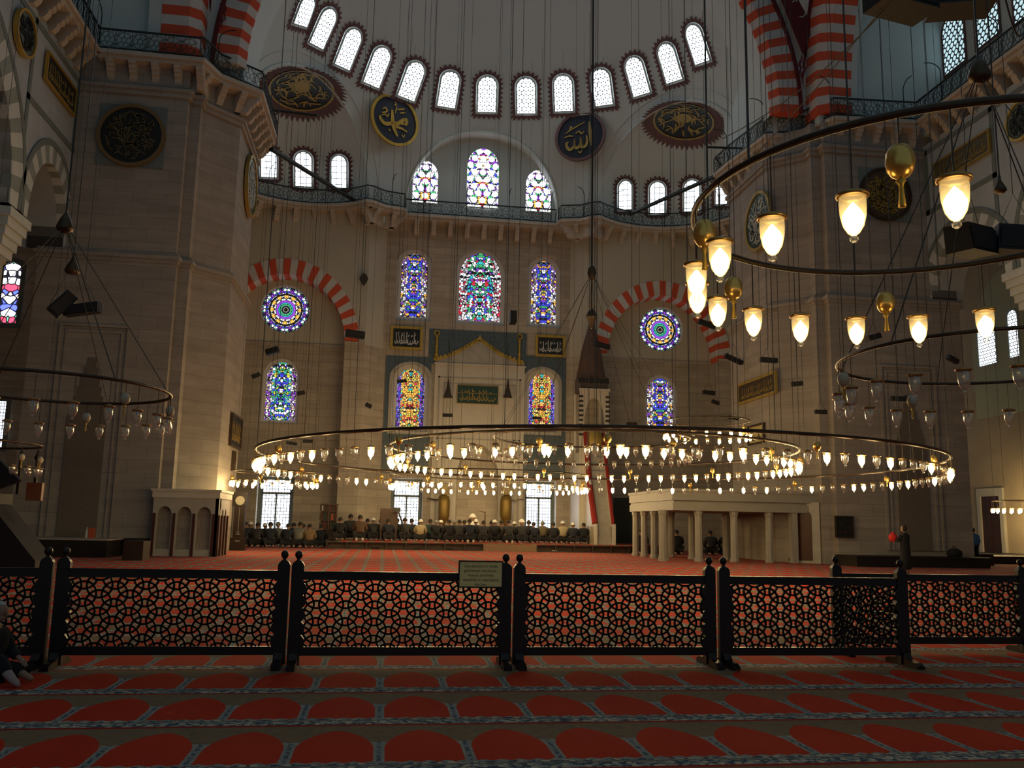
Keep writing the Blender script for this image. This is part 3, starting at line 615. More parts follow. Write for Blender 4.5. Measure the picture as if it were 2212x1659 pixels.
# ------------------------------------------------------------------ galleries: slab, corbels and iron balustrades
def arcpts(c, r, a0, a1, n): return [(c.x + r * math.cos(math.radians(a0 + (a1 - a0) * i / n)), c.y + r * math.sin(math.radians(a0 + (a1 - a0) * i / n))) for i in range(n + 1)]
exl = arcpts(EL, 4.78, 178, 46, 16) + [(-1.3, 49.05)]; exr = [(mir(x), y) for x, y in exl][::-1]
GAL = [('left arcade', [(-11.9, -6), (-11.9, 34.3)]), ('left pier', [(-11.9, 34.3), (-7.9, 34.33), (-7.46, 35.5), (-5.95, 36.7), (-5.9, 41.7), (-7.3, 43.2)]), ('left exedra', exl), ('middle bay', [(-1.3, 49.05), (-.62, 49.65), (.5, 49.95), (.6, 50.75), (9.8, 50.8), (9.9, 50.0), (11.0, 49.7), (mir(-1.3), 49.05)]), ('right exedra', exr), ('right pier', [(17.7, 43.2), (16.4, 41.6), (16.5, 40.1), (17.0, 36.75), (18.2, 36.4), (18.7, 35.4), (19.2, 34.45), (23.0, 34.2)]), ('right arcade', [(23.0, 34.2), (23.0, -6)])]
ZR, ZB = 20.5, 19.66
def along(path, s0, step):                              # points every step along a path with their direction
    out = []; acc = s0
    for i in range(len(path) - 1):
        a, c = Vector(path[i]), Vector(path[i + 1]); L = (c - a).length; e = (c - a) / L
        while acc < L: out.append((a + e * acc, e)); acc += step
        acc -= L
    return out
for nm, path in GAL:
    far = offset(path, 1.7 if nm != 'middle bay' else .95, False); lip = offset(path, -.1, False); mb = MB()
    for i in range(len(path) - 1):
        for a, c, z0, z1 in ((lip, far, 19.45, 19.62), (offset(path, .02, False), far, 19.3, 19.45)): mb.prism([a[i], a[i + 1], c[i + 1], c[i]], z0, z1)
    sl = mb.build('trim_gallery_cornice', CORB); struct(sl, 'projecting stone cornice under the %s gallery' % nm, 'cornice')
    step = .86 if 'pier' in nm or 'arcade' in nm else 1.02
    for p, e in along(path, step * .5, step):
        if 'arcade' in nm and p.y < 12: continue
        no = Vector((-e.y, e.x)); M = Matrix(((no.x, 0, e.x, p.x), (no.y, 0, e.y, p.y), (0, 1, 0, 0), (0, 0, 0, 1))); mb = MB(M)
        mb.prism([(.03, 19.3), (.03, 19.18), (.12, 19.16), (.14, 19.04), (.24, 19.02), (.27, 18.9), (.38, 18.86), (.42, 18.72), (.56, 18.55), (1.75, 18.55), (1.75, 19.3)] if nm != 'middle bay' else [(.03, 19.3), (.03, 19.18), (.12, 19.16), (.14, 19.04), (.24, 19.02), (.27, 18.9), (.38, 18.86), (.42, 18.72), (.56, 18.55), (1.2, 18.55), (1.2, 19.3)], -.14, .14); mb.build('corbel', CORB, sl)
    b_ = empty('gallery_balustrade', (path[0][0], path[0][1], ZB), 'openwork iron balustrade along the %s gallery' % nm, 'balustrade', 'iron gallery balustrades')
    def loc(o): o.location = (-path[0][0], -path[0][1], -ZB); return o
    mb = MB(); mb.tube([(x, y, ZR) for x, y in path], .045, 4); loc(mb.build('handrail', IRON, b_)); mb = MB(); mb.tube([(x, y, ZB + .06) for x, y in path], .03, 4); loc(mb.build('bottom_rail', IRON, b_))
    mb = MB(); cen = (ZR + ZB) / 2; Hh = (ZR - ZB) / 2
    for p, e in along(path, .31, .62):
        if 'arcade' in nm and p.y < 14: continue
        P = lambda du, dz: (p.x + e.x * du, p.y + e.y * du, cen + dz)
        for k in range(2): rr = (.27, .1)[k]; mb.tube([P(rr * math.cos(t), rr * math.sin(t) * 1.25) for t in [2 * math.pi * i / 12 for i in range(12)]], .013, 4, True)
        for k in range(6): t = math.pi * k / 3 + .5; mb.tube([P(.1 * math.cos(t), .12 * math.sin(t)), P(.31 * math.cos(t) * 1.0, .39 * math.sin(t))], .012, 4, caps=False)
        mb.tube([P(-.31, -Hh), P(-.31, Hh)], .013, 4, caps=False)
        for sx in (-1, 1):
            for sz in (-1, 1): mb.tube([P(sx * .31, sz * .16), P(sx * .2, sz * .3), P(sx * .12, sz * Hh)], .011, 4, caps=False)
    loc(mb.build('openwork_panel', IRON, b_))
    hooks = {'left pier': 5.0, 'left arcade': 6.0, 'right pier': 3.4, 'right arcade': 3.6, 'middle bay': 2.6, 'left exedra': 3.3, 'right exedra': 3.4}[nm]
    for p, e in along(path, .02 if 'pier' in nm else hooks * .5, hooks):
        if 'arcade' in nm and p.y < 15: continue
        no = Vector((e.y, -e.x)); mb = MB(); mb.tube([(p.x, p.y, ZB), (p.x, p.y, ZR + .55)] + [(p.x + no.x * .55 * (1 - math.cos(t)), p.y + no.y * .55 * (1 - math.cos(t)), ZR + .55 + .35 * math.sin(t)) for t in [math.pi * i / 16 for i in range(1, 8)]] + [(p.x + no.x * .75, p.y + no.y * .75, ZR + .86)], .022, 5); loc(mb.build('lamp_hook', IRON, b_))
# tie rods and booms fixed at gallery level
def rod(a, c, r, lab): mb = MB(); mb.tube([a, c], r, 6); tag(mb.build('iron_boom', IRON), lab, 'rod', 'iron booms at gallery level')
rod(PY(586, 322, 41.5), PY(773, 438, 50.4), .13, 'long dark pole slanting across the left exedra windows'); rod(PY(1362, 462, 50.2), PY(1578, 366, 41.5), .13, 'long dark pole slanting across the right exedra windows')
rod(PY(590, 238, 40.5), PY(686, 249, 40.0), .06, 'short level rod from the left pier gallery below the medallion'); rod(PY(1528, 318, 40.0), PY(1625, 321, 40.3), .06, 'short level rod from the right pier gallery')
# ------------------------------------------------------------------ roundels and inscription boards
def calli(kind, mb, R):
    S_ = lambda pts, wd: mb.stroke([(x * R, y * R) for x, y in smoothpts(pts, 7)], [w_ * R for w_ in (wd if isinstance(wd, list) else [wd] * ((len(pts) - 1) * 7 + 1))], .0, .03)
    def W(n, a): k = (n - 1) * 7 + 1; return [a * (.45 + .75 * math.sin(math.pi * (i + .6) / (k + .2))) for i in range(k)]
    def st(pts, a): S_(pts, W(len(pts), a))
    if kind == 'm':
        st([(.62, -.38), (.35, -.30), (.05, -.28), (.16, -.12), (.40, .10), (.55, .16), (.56, -.02), (.42, -.06), (.20, -.10)], .13); st([(.12, -.10), (-.02, -.12), (-.28, -.26), (-.52, -.30), (-.72, -.12), (-.68, -.02)], .14)
        st([(-.16, .42), (-.13, .1), (-.10, -.2), (.02, -.5), (.14, -.72)], .15); st([(.0, .30), (.04, .5), (.06, .62)], .05); st([(.22, .38), (.5, .48)], .05); st([(.1, .5), (.46, .64)], .05); st([(-.05, .82), (.02, .74), (-.04, .66), (.06, .7)], .05)
        st([(-.62, .3), (-.5, .4), (-.4, .3), (-.5, .2), (-.66, .14)], .06); st([(-.66, .02), (-.5, .1), (-.38, .04), (-.3, .2)], .06); st([(.34, -.56), (.44, -.66), (.5, -.54)], .05); st([(-.3, -.5), (-.18, -.58)], .05)
    elif kind == 'a':
        st([(.44, .62), (.46, .2), (.50, -.25), (.52, -.52)], .12); st([(.30, -.02), (.33, -.3), (.26, -.5), (.08, -.52), (.04, -.3), (.03, -.05)], .11); st([(.03, -.05), (.02, -.4), (-.12, -.54), (-.24, -.45), (-.25, -.1)], .11)
        st([(-.25, -.1), (-.27, -.42), (-.42, -.58), (-.56, -.5), (-.62, -.28), (-.52, -.22)], .11); st([(-.66, .2), (-.3, .4), (.22, .62)], .05); st([(-.5, .3), (-.42, .5), (-.36, .34)], .05); st([(-.2, .12), (-.05, .22), (.08, .1), (.2, .2)], .06)
        st([(-.72, .02), (-.5, .06), (-.3, .02)], .06); st([(-.08, -.7), (.02, -.78), (.1, -.68)], .05)
def roundel(p, nrm, R, kind, lab, ink=GOLD, board=NAVY, rim=GOLD, sq=False, group='wall roundels with calligraphy'):
    M = frame(p, nrm); mb = MB(); mb.prism(circ2(R, 56), 0, .1); o = mb.build('calligraphy_roundel', board); o.matrix_world = M; tag(o, lab, 'roundel', group)
    mb = MB(); mb.ringp(circ2(R * 1.10, 56), circ2(R * .985, 56), 0, .16); mb.build('rim', rim, o)
    mb = MB(Matrix.Translation((0, 0, .11)))
    if kind in 'ma': calli(kind, mb, R * .95)
    else: scroll(mb, R * .92, 90, R * .045, 0, .02, sum(map(ord, lab)), inner=.03); mb.ringp(circ2(R * .34, 24), circ2(R * .30, 24), 0, .02)
    mb.build('lettering', ink, o)
    if sq: mb = MB(); mb.box(-R * 1.08, R * 1.08, -R * 1.08, R * 1.08, -.06, .02); mb.build('square_backing', BORD, o)
p = PS(842, 267, DC, DR); n = (DC - p); n.z = 0; roundel(p + n.normalized() * .5, n, 1.42, 'm', 'navy roundel with gold script and a broad gold rim, left of the middle windows')
p = PS(1259, 303, DC, DR); n = (DC - p); n.z = 0; roundel(p + n.normalized() * .5, n, 1.42, 'a', 'navy roundel with pale script and thin dull rim, right of the middle windows', GOLD2, NAVY, BURST)
roundel((-10.48, 34.78, 16.3), (0, -1, 0), 1.18, 's', 'dark roundel on a square backing on the front of the left pier', plain('faded_gold', (.11, .085, .035), .6), BLACKB, plain('brown_gold_rim', (.17, .11, .04), .6), True)
roundel((21.6, 34.78, 16.25), (0, -1, 0), 1.12, 's', 'brown roundel on the right pier behind the nearest lit lamps', GOLD2, plain('brown_board', (.07, .05, .03), .6), BRONZE, True)
roundel((-6.70, 39.9, 16.5), (1, 0, 0), 1.3, 's', 'roundel seen edge-on on the inner side of the left pier', VPAL, DGRN, GOLD2)
roundel((17.05, 37.8, 15.75), (-1, 0, 0), 1.3, 's', 'green roundel seen obliquely on the inner side of the right pier', VPAL, DGRN, GOLD2)
GRB = plain('grey_green_board', (.10, .12, .10), .6)
roundel((-12.55, 29.25, 17.25), (1, 0, 0), .72, 's', 'grey-green roundel with gold rim at the top left corner on the arcade', BLACKB, GRB, GOLD); roundel((23.55, 28.5, 17.0), (-1, 0, 0), .72, 's', 'brown roundel with gold rim cut by the right edge on the arcade', BLACKB, GRB, GOLD)
def board(c, nrm, wd, hh, lab, ink=WHITEP, back=BLACKB, rim=GOLD, fr=.16, seed=1, cols=9, name='inscription_board', grp='framed inscription boards', up=(0, 0, 1), line=False):
    M = frame(c, nrm, up); mb = MB(); mb.box(-wd / 2, wd / 2, -hh / 2, hh / 2, 0, .06); o = mb.build(name, back); o.matrix_world = M; tag(o, lab, 'inscription', grp)
    q = lambda d: [(-wd / 2 - d, -hh / 2 - d), (wd / 2 + d, -hh / 2 - d), (wd / 2 + d, hh / 2 + d), (-wd / 2 - d, hh / 2 + d)]
    if fr: mb = MB(); mb.ringp(q(fr), q(0), 0, .12); mb.build('frame', rim, o)
    r_ = random.Random(seed); mb = MB(Matrix.Translation((0, 0, .065))); k = wd * .86 / cols; t = .05 * hh
    for i in range(cols):
        x0 = -wd * .43 + k * (i + .5); yb = -hh * .22 + r_.uniform(-.04, .04) * hh
        mb.stroke(smoothpts([(x0 - k * .6, yb + hh * .05), (x0 - k * .2, yb - hh * .1), (x0 + k * .3, yb - hh * .02), (x0 + k * .62, yb + hh * .09)], 5), t, 0, .012)
        if r_.random() < .75: mb.stroke(smoothpts([(x0 + k * .1, yb), (x0 + k * .05, yb + hh * .25), (x0 + r_.uniform(-.2, .2) * k, yb + hh * .52)], 4), t * .8, 0, .012)
        if r_.random() < .6: a = r_.uniform(-.3, .3) * k; mb.stroke(smoothpts([(x0 + a - k * .3, yb + hh * .3), (x0 + a, yb + hh * .42), (x0 + a + k * .3, yb + hh * .34)], 4), t * .6, 0, .012)
    if line: mb.box(-wd * .49, wd * .49, hh * .06, hh * .09, 0, .012)
    mb.build('lettering', ink, o); return o
def bpx(x0, y0, x1, y1, Y, *a, **k):
    cx, wd, z0, hh = wpx(x0, y0, x1, y1, Y); return board((cx, Y, z0 + hh / 2), (0, -1, 0), wd, hh, *a, **k)
bpx(849, 711, 907, 750, YC - .06, 'black board with white script in a gold frame, left of the mihrab hood', seed=3); bpx(1162, 730, 1215, 766, YC - .06, 'black board with white script in a gold frame, right of the mihrab hood', seed=6)
board((-12.55, 32.7, 17.2), (1, 0, 0), 2.9, .95, 'dark gilt-framed inscription panel on the left arcade', GOLD2, BLACKB, GOLD, .07, 11, 12); board((23.55, 32.1, 17.0), (-1, 0, 0), 3.5, .85, 'dull gold inscription panel on the right arcade', GOLD2, plain('olive_board', (.09, .085, .055), .6), GOLD2, .07, 12, 12)
board((17.04, 38.5, 7.85), (-1, 0, 0), 4.0, .78, 'long brown board in a gilt frame hung on the right pier', GOLD2, plain('brown_panel', (.045, .032, .02), .6), GOLD2, .13, 14, 14); board((17.02, 38.6, 5.72), (-1, 0, 0), 1.6, .75, 'small yellowish framed picture below the long board on the right pier', BLACKB, plain('old_paper', (.50, .40, .17), .7), BRONZE, .08, 15, 5)
board((-6.67, 40.3, 5.2), (1, 0, 0), 2.6, 1.25, 'black framed board on the inner side of the left pier', GOLD2, BLACKB, BRONZE, .08, 16, 6); board((-6.67, 40.2, 3.9), (1, 0, 0), .35, .75, 'small narrow dark frame below the board on the left pier', GOLD2, BLACKB, BRONZE, .06, 17, 2)
board((18.98, 34.71, 1.55), (0, -1, 0), .72, .82, 'square black notice board on the right pier beside the brown door', BRONZE, BLACKB, BRONZE, .04, 18, 3)
# ------------------------------------------------------------------ hoop chandeliers
m, t, b = newmat('clear_glass'); tr = nd('ShaderNodeBsdfTransparent'); gl = nd('ShaderNodeBsdfGlossy'); gl.inputs['Roughness'].default_value = .16; fr = nd('ShaderNodeLayerWeight'); fr.inputs[0].default_value = .4; mx = nd('ShaderNodeMixShader')
tr.inputs[0].default_value = (.93, .94, .95, 1); ln(X(fr.outputs['Facing']) * .75 + .13, mx.inputs[0]); tl = nd('ShaderNodeBsdfTranslucent'); tl.inputs[0].default_value = (.9, .9, .88, 1); m1 = nd('ShaderNodeMixShader'); m1.inputs[0].default_value = .10; ln(tr.outputs[0], m1.inputs[1]); ln(tl.outputs[0], m1.inputs[2]); ln(m1.outputs[0], mx.inputs[1]); ln(gl.outputs[0], mx.inputs[2]); ln(mx.outputs[0], t.nodes['Material Output'].inputs[0]); GLASS = m
def bulb(nm, c, s): m, t, b = newmat(nm); b.inputs['Emission Color'].default_value = (*c, 1); b.inputs['Emission Strength'].default_value = s; b.inputs['Base Color'].default_value = (.8, .7, .5, 1); return m
BULB = bulb('lit_bulb', (1.0, .70, .30), E_BULB); BULBOFF = plain('unlit_bulb', (.55, .5, .42), .3); EGG = plain('pale_egg', (.50, .42, .30), .45, vary=.1); CREAM = plain('gold_ball', (.75, .47, .12), .28, .75, .1)
GP = [(.048, .0), (.050, -.03), (.047, -.075), (.038, -.115), (.022, -.142), (.012, -.150)]
def litglass(nm, k):
    m, t, b = newmat(nm); tr = nd('ShaderNodeBsdfTransparent'); gl = nd('ShaderNodeBsdfGlossy'); gl.inputs['Roughness'].default_value = .06; tl = nd('ShaderNodeBsdfTranslucent'); tl.inputs[0].default_value = (.95, .85, .62, 1); fr = nd('ShaderNodeLayerWeight'); fr.inputs[0].default_value = .3
    m1 = nd('ShaderNodeMixShader'); m1.inputs[0].default_value = k; ln(tr.outputs[0], m1.inputs[1]); ln(tl.outputs[0], m1.inputs[2]); m2 = nd('ShaderNodeMixShader'); ln(X(fr.outputs['Facing']) * .4 + .05, m2.inputs[0]); ln(m1.outputs[0], m2.inputs[1]); ln(gl.outputs[0], m2.inputs[2]); ln(m2.outputs[0], t.nodes['Material Output'].inputs[0]); return m
GLASSLIT, GLASSNEAR = litglass('lit_clear_glass', .05), litglass('lit_clear_glass_near', .30)
def meshes(lit, bm_=None):
    d = {}
    def mk(k, mb, mat, sm=True): o = mb.build(k, mat, None, sm); d[k] = o.data; bpy.data.objects.remove(o)
    mb = MB(); mb.lathe(GP, 14); mk('glass_lamp', mb, (GLASSNEAR if bm_ else GLASSLIT) if lit else GLASS)
    mb = MB(); mb.tube([(.054 * math.cos(a), .054 * math.sin(a), .004) for a in [2 * math.pi * i / 14 for i in range(14)]], .009, 6, True); mb.lathe([(.054, .01), (.03, .022), (.008, .03)], 12); mk('rim', mb, BRASS)
    mb = MB(); mb.lathe([(.002, -.022), (.013, -.034), (.029, -.055), (.0395, -.076), (.0385, -.096), (.031, -.120), (.018, -.141), (.008, -.147), (.001, -.149)] if lit else [(.004, .0), (.012, -.01), (.016, -.04), (.008, -.06), (.001, -.062)], 12); mk('bulb', mb, (bm_ or BULB) if lit else BULBOFF)
    mb = MB(); mb.lathe([(.006, -.148), (.016, -.158), (.017, -.168), (.008, -.178), (.0005, -.180)], 10); mk('glass_knob', mb, GLASS)
    return d
BULBNEAR = bulb('lit_bulb_weak', (1.0, .70, .30), E_NEAR)
LIT, UNLIT, NEARLIT = meshes(True), meshes(False), meshes(True, BULBNEAR)
mb = MB(); mb.lathe([(.012, .05), (.03, .043), (.043, .02), (.047, -.01), (.042, -.038), (.028, -.058), (.012, -.066)], 18); o = mb.build('gilded_ball', CREAM, None, True); BALL = o.data; bpy.data.objects.remove(o)
mb = MB(); mb.lathe([(.010, -.062), (.017, -.075), (.008, -.088), (.007, -.10), (.012, -.155), (.0125, -.163)], 10); o = mb.build('tassel', GOLD, None, True); TASS = o.data; bpy.data.objects.remove(o)
mb = MB(); mb.lathe([(.003, .055), (.03, .046), (.046, .018), (.048, -.01), (.036, -.045), (.012, -.06)], 16); o = mb.build('pale_ball', EGG, None, True); EGGM = o.data; bpy.data.objects.remove(o)
def child(nm, me, par, loc, sc=1.0, label=None):
    o = bpy.data.objects.new(nm, me); COL.objects.link(o); o.parent = par; o.location = loc; o.scale = (sc, sc, sc)
    if label: o['label'] = label
    return o
def hoop(par, R, z, r, n=72, nm='hoop'): mb = MB(); mb.tube([(R * math.cos(2 * math.pi * i / n), R * math.sin(2 * math.pi * i / n), z) for i in range(n)], r, 8, True); return mb.build(nm, BRONZE, par, True)
def lamps(par, R, zh, n, lit, drop, sc=1.0, ball=None, a0=0.0, keep=100, full=True, egg=False, cen=None, LM=None):
    idx = list(range(n)); pos = [(R * math.cos(2 * math.pi * (i + a0) / n), R * math.sin(2 * math.pi * (i + a0) / n)) for i in idx]
    cx, cyy = cen; order = sorted(idx, key=lambda i: (cx + pos[i][0]) ** 2 + (cyy + pos[i][1]) ** 2); near = set(order[:keep]); far = [i for i in idx if i not in near]
    for i in idx:
        x, y = pos[i]; on = lit(i); D = (LM or LIT) if on else UNLIT; zl = zh - drop
        if i in near:
            g = child('glass_lamp', D['glass_lamp'], par, (x, y, zl), sc, 'lit glass lamp' if on else 'unlit glass lamp')
            child('bulb', D['bulb'], g, (0, 0, 0)); child('rim', D['rim'], g, (0, 0, 0))
            if full: child('glass_knob', D['glass_knob'], g, (0, 0, 0))
            mb = MB(); mb.tube([(0, 0, .025), (0, 0, drop / sc - .0)], .0035, 5); mb.build('hanging_rod', BRONZE, g)
        if ball and i % ball == 0:
            a = 2 * math.pi * (i + a0 + .5) / n; q = (R * math.cos(a), R * math.sin(a), zh - drop * .62)
            g = child('gilded_ball' if not egg else 'pale_ball', BALL if not egg else EGGM, par, q, sc * 1.12); child('tassel', TASS, g, (0, 0, 0)); mb = MB(); mb.tube([(0, 0, .05), (0, 0, drop * .62 / sc / 1.12)], .003, 5); mb.build('hanging_rod', BRONZE, g)
    if far:                                               # the far side of the great ring: the hundred nearest lamps are parts, the rest one part
        for nm, sel in (('far_glass_lamps', 'glass_lamp'), ('far_bulbs', 'bulb')):
            for on in ((True, False) if sel == 'bulb' else (True,)):
                mb = MB()
                for i in far:
                    if sel == 'bulb' and lit(i) != on: continue
                    me = (LIT if lit(i) else UNLIT)[sel]; x, y = pos[i]; mb.add([(x + v.co.x * sc, y + v.co.y * sc, zh - drop + v.co.z * sc) for v in me.vertices], [tuple(p.vertices) for p in me.polygons])
                    if sel != 'bulb': mb.tube([(x, y, zh - drop), (x, y, zh)], .004, 4)
                if mb.v: o = mb.build(nm, GLASS if sel != 'bulb' else (BULB if on else BULBOFF), par, True); o['kind'] = 'stuff'; o['label'] = 'row of small lamps on the far side of the hoop'
def chains(par, R, z0, z1, n, r=.009, a0=.3, zc=None, hub=None):
    for i in range(n):
        a = 2 * math.pi * (i + a0) / n; p = (R * math.cos(a), R * math.sin(a), z0); q = (p[0], p[1], z1) if hub is None else (0, 0, hub)
        mb = MB(); mb.tube([p, q], r, 4); mb.build('chain' if hub is None else 'stay_chain', STEEL, par)
# the three concentric hoops under the main dome hang from one fan of stays
cz = (5.2, 22.0)
g1 = empty('hoop_chandelier', (*cz, 3.0), 'widest hoop chandelier of the hall, lowest of the three concentric hoops', 'chandelier', 'hoop chandeliers')
hoop(g1, 8.25, 0, .034, 128); lamps(g1, 8.25, 0, 126, lambda i: i % 4 == 0 or i % 11 == 3 or (55 < i < 78 and i % 2 == 0), .30, 1.22, 9, keep=100, cen=cz); chains(g1, 8.25, 0, 22, 34, .007)
g2 = empty('hoop_chandelier', (*cz, 3.28), 'middle hoop of the three concentric hoops, most of its lamps lit', 'chandelier', 'hoop chandeliers')
hoop(g2, 5.1, 0, .030, 96); lamps(g2, 5.1, 0, 83, lambda i: i % 3 != 2, .34, 1.22, 7, cen=cz); chains(g2, 5.1, 0, 22, 20, .007)
g3 = empty('hoop_chandelier', (*cz, 3.6), 'small innermost hoop with a ring of unlit glass lamps', 'chandelier', 'hoop chandeliers')
hoop(g3, 2.5, 0, .026, 64); lamps(g3, 2.5, 0, 41, lambda i: False, .42, 1.15, None, cen=cz)
hz = PY(1284, 590, 22).z - 3.6; chains(g3, 2.5, 0, 0, 10, .0055, hub=hz)
mb = MB(); mb.tube([(0, 0, hz), (0, 0, 24)], .028, 6); mb.build('main_chain', STEEL, g3); mb = MB(); mb.lathe([(.03, .22), (.10, .12), (.12, 0), (.09, -.12), (.04, -.2)], 14, (0, 0, hz)); mb.build('hub', BRONZE, g3, True)
mb = MB(); mb.tube([(0, 0, hz), (0, 0, hz - 1.1)], .02, 6); mb.lathe([(.01, -.95), (.1, -1.05), (.16, -1.2), (.08, -1.35), (.02, -1.5)], 12, (0, 0, hz)); mb.build('pendant_ornament', BRONZE, g3)
def small(c, R, z, n, lit, lab, ball=4, drop=.30, sc=1.0, r=.016, nch=6, zt=20, egg=False, full=True, hub=None, a0=.2, LM=None):
    g = empty('hoop_chandelier', (c[0], c[1], z), lab, 'chandelier', 'hoop chandeliers'); hoop(g, R, 0, r, 56); lamps(g, R, 0, n, lit, drop, sc, ball, a0, cen=c, egg=egg, full=full, LM=LM)
    if hub: chains(g, R, 0, 0, nch, .006, hub=hub); mb = MB(); mb.tube([(0, 0, hub), (0, 0, zt)], .012, 5); mb.build('main_chain', STEEL, g); mb = MB(); mb.lathe([(.02, .14), (.07, .05), (.11, -.06), (.10, -.1), (.03, -.14)], 12, (0, 0, hub)); mb.build('hub', BRONZE, g, True)
    elif nch: chains(g, R, 0, zt, nch, .006)
    return g
small((2.63, 3.86), 1.15, 3.0, 20, lambda i: True, 'nearest hoop chandelier with big lit lamps at the upper right', 3, .30, 1.05, .017, 6, 12, a0=.35, LM=NEARLIT)
small((5.62, 7.33), 1.42, 3.0, 23, lambda i: False, 'unlit hoop chandelier below the nearest lit one at the right edge', 5, .31, 1.05, .017, 6, 14, egg=True, hub=2.9)
small((-4.3, 11.85), 1.47, 3.0, 23, lambda i: False, 'unlit hoop chandelier at the left in front of the pier niche', 5, .33, 1.08, .022, 6, 16, egg=True, hub=2.2)
small((-9.85, 22.4), 1.62, 3.05, 22, lambda i: False, 'small unlit hoop chandelier at the far left edge above the dark pulpit', 5, .55, 1.35, .03, 4, 18, egg=True, full=False)
small((11.45, 30.3), 1.52, 5.2, 22, lambda i: i % 5 != 4, 'small lit hoop chandelier hanging higher than the others left of the right pier', 6, .5, 1.3, .022, 5, 18, full=False)
small((-4.55, 38.0), 1.75, 3.35, 26, lambda i: i % 3 != 1, 'small lit hoop chandelier low in front of the left bay window', 6, .42, 1.5, .022, 5, 17, full=False)
small((5.0, 42.5), 4.75, 3.72, 64, lambda i: i % 5 != 3, 'long lit hoop chandelier under the half dome in front of the mihrab', 8, .58, 1.5, .026, 14, 24, full=False)
small((31.8, 41.0), 1.05, 3.05, 18, lambda i: True, 'small lit hoop chandelier in the right aisle in front of a brown door', None, .4, 1.5, .022, 4, 17, full=False)
# ------------------------------------------------------------------ wooden barriers
FY = 9.01
def lattice(wd, z0, z1):                                  # interlaced rings clipped to the panel
    mb = MB(); s_ = .1628; r0, th, dp = .1165, .0095, .012; dx = s_ * .8660; k = 0; xx = -wd / 2 - dx
    while xx < wd / 2 + 2 * dx:
        yy = z0 - s_ + (s_ / 2 if k % 2 else 0)
        while yy < z1 + s_:
            N = 28; pr = [(xx + r0 * math.cos(2 * math.pi * i / N), yy + r0 * math.sin(2 * math.pi * i / N), 2 * math.pi * i / N) for i in range(N)]
            for i in range(N):
                a, c = pr[i], pr[(i + 1) % N]
                if not (-wd / 2 - .005 < a[0] < wd / 2 + .005 and z0 - .005 < a[1] < z1 + .005 and -wd / 2 - .005 < c[0] < wd / 2 + .005 and z0 - .005 < c[1] < z1 + .005): continue
                q = []
                for (x, y, t) in (a, c):
                    for rr in (-th, th): q += [(x + rr * math.cos(t), -dp, y + rr * math.sin(t)), (x + rr * math.cos(t), dp, y + rr * math.sin(t))]
                mb.add(q, [(0, 4, 6, 2), (1, 3, 7, 5), (2, 6, 7, 3), (0, 1, 5, 4)])
            yy += s_
        xx += dx; k += 1
    return mb
LATT = {}
def barrier(x0, x1, y, lab, left=True, right=True):
    g = empty('wooden_barrier', ((x0 + x1) / 2, y, 0), lab, 'barrier', 'carved wooden barriers'); hw_ = (x1 - x0) / 2; pw = .118
    mb = MB(); mb.box(-hw_ + .1, hw_ - .1, -.022, .022, .822, .895); mb.box(-hw_ + .1, hw_ - .1, -.032, .032, .892, .905); mb.build('top_rail', WOOD, g)
    mb = MB(); mb.box(-hw_ + .1, hw_ - .1, -.022, .022, .105, .185); mb.build('bottom_rail', WOOD, g)
    key = round(hw_, 2)
    if key not in LATT: o = lattice(2 * (hw_ - .11), .180, .824).build('lattice_panel', LATW, g); LATT[key] = o.data
    else: child('lattice_panel', LATT[key], g, (0, 0, 0))
    for sg, on in ((-1, left), (1, right)):
        if not on: continue
        out = [(0, .02), (0, .96), (.012, .985), (.03, 1.0)]; inn = [(.085, 1.0), (.105, .985), (.118, .96), (.118, .86)]
        k = 5
        for j in range(k): zz = .80 - j * .125; inn += [(.118 + .035 * math.sin(math.pi * i / 6), zz - .125 * i / 6) for i in range(7)]
        inn += [(.112, .15), (.118, .02)]; prof = out + inn
        P = Matrix(((-sg, 0, 0, sg * (hw_ + .002)), (0, 0, 1, 0), (0, 1, 0, 0), (0, 0, 0, 1)))
        mb = MB(P); mb.prism(prof, -.032, .032); po = mb.build('post', WOOD, g)
        mb = MB(); mb.lathe([(.030, .99), (.034, 1.0), (.018, 1.012), (.016, 1.022), (.030, 1.034), (.039, 1.058), (.034, 1.082), (.018, 1.097), (.001, 1.10)], 16, (sg * (hw_ - .058), 0, 0)); mb.build('ball_finial', WOOD, po, True)
        mb = MB(); xf = sg * (hw_ - .06); mb.M = Matrix(((0, 0, 1, xf), (1, 0, 0, 0), (0, 1, 0, 0), (0, 0, 0, 1))); mb.prism([(-.30, 0), (.30, 0), (.30, .035), (.24, .06), (.10, .075), (.05, .13), (-.05, .13), (-.10, .075), (-.24, .06), (-.30, .035)], -.04, .04); mb.build('foot', WOOD, po)
    return g
bx = [-5.35, -3.05, -.87, 1.325, 3.475, 5.60]
barrier(bx[0], bx[1] - .015, FY + .02, 'carved dark wooden barrier behind the seated person, cut by the left edge'); barrier(bx[1] + .015, bx[2] - .012, FY + .05, 'carved dark wooden barrier, first full panel from the left')
barrier(bx[2] + .012, bx[3] - .012, FY, 'carved dark wooden barrier carrying the brass sign'); barrier(bx[3] + .012, bx[4] - .015, FY, 'carved dark wooden barrier just right of the brass sign'); barrier(bx[4] + .015, bx[5], FY - .03, 'carved dark wooden barrier with its right end overlapping the set-back one')
barrier(5.22, 7.72, FY + .86, 'carved dark wooden barrier set back behind the line at the right edge')
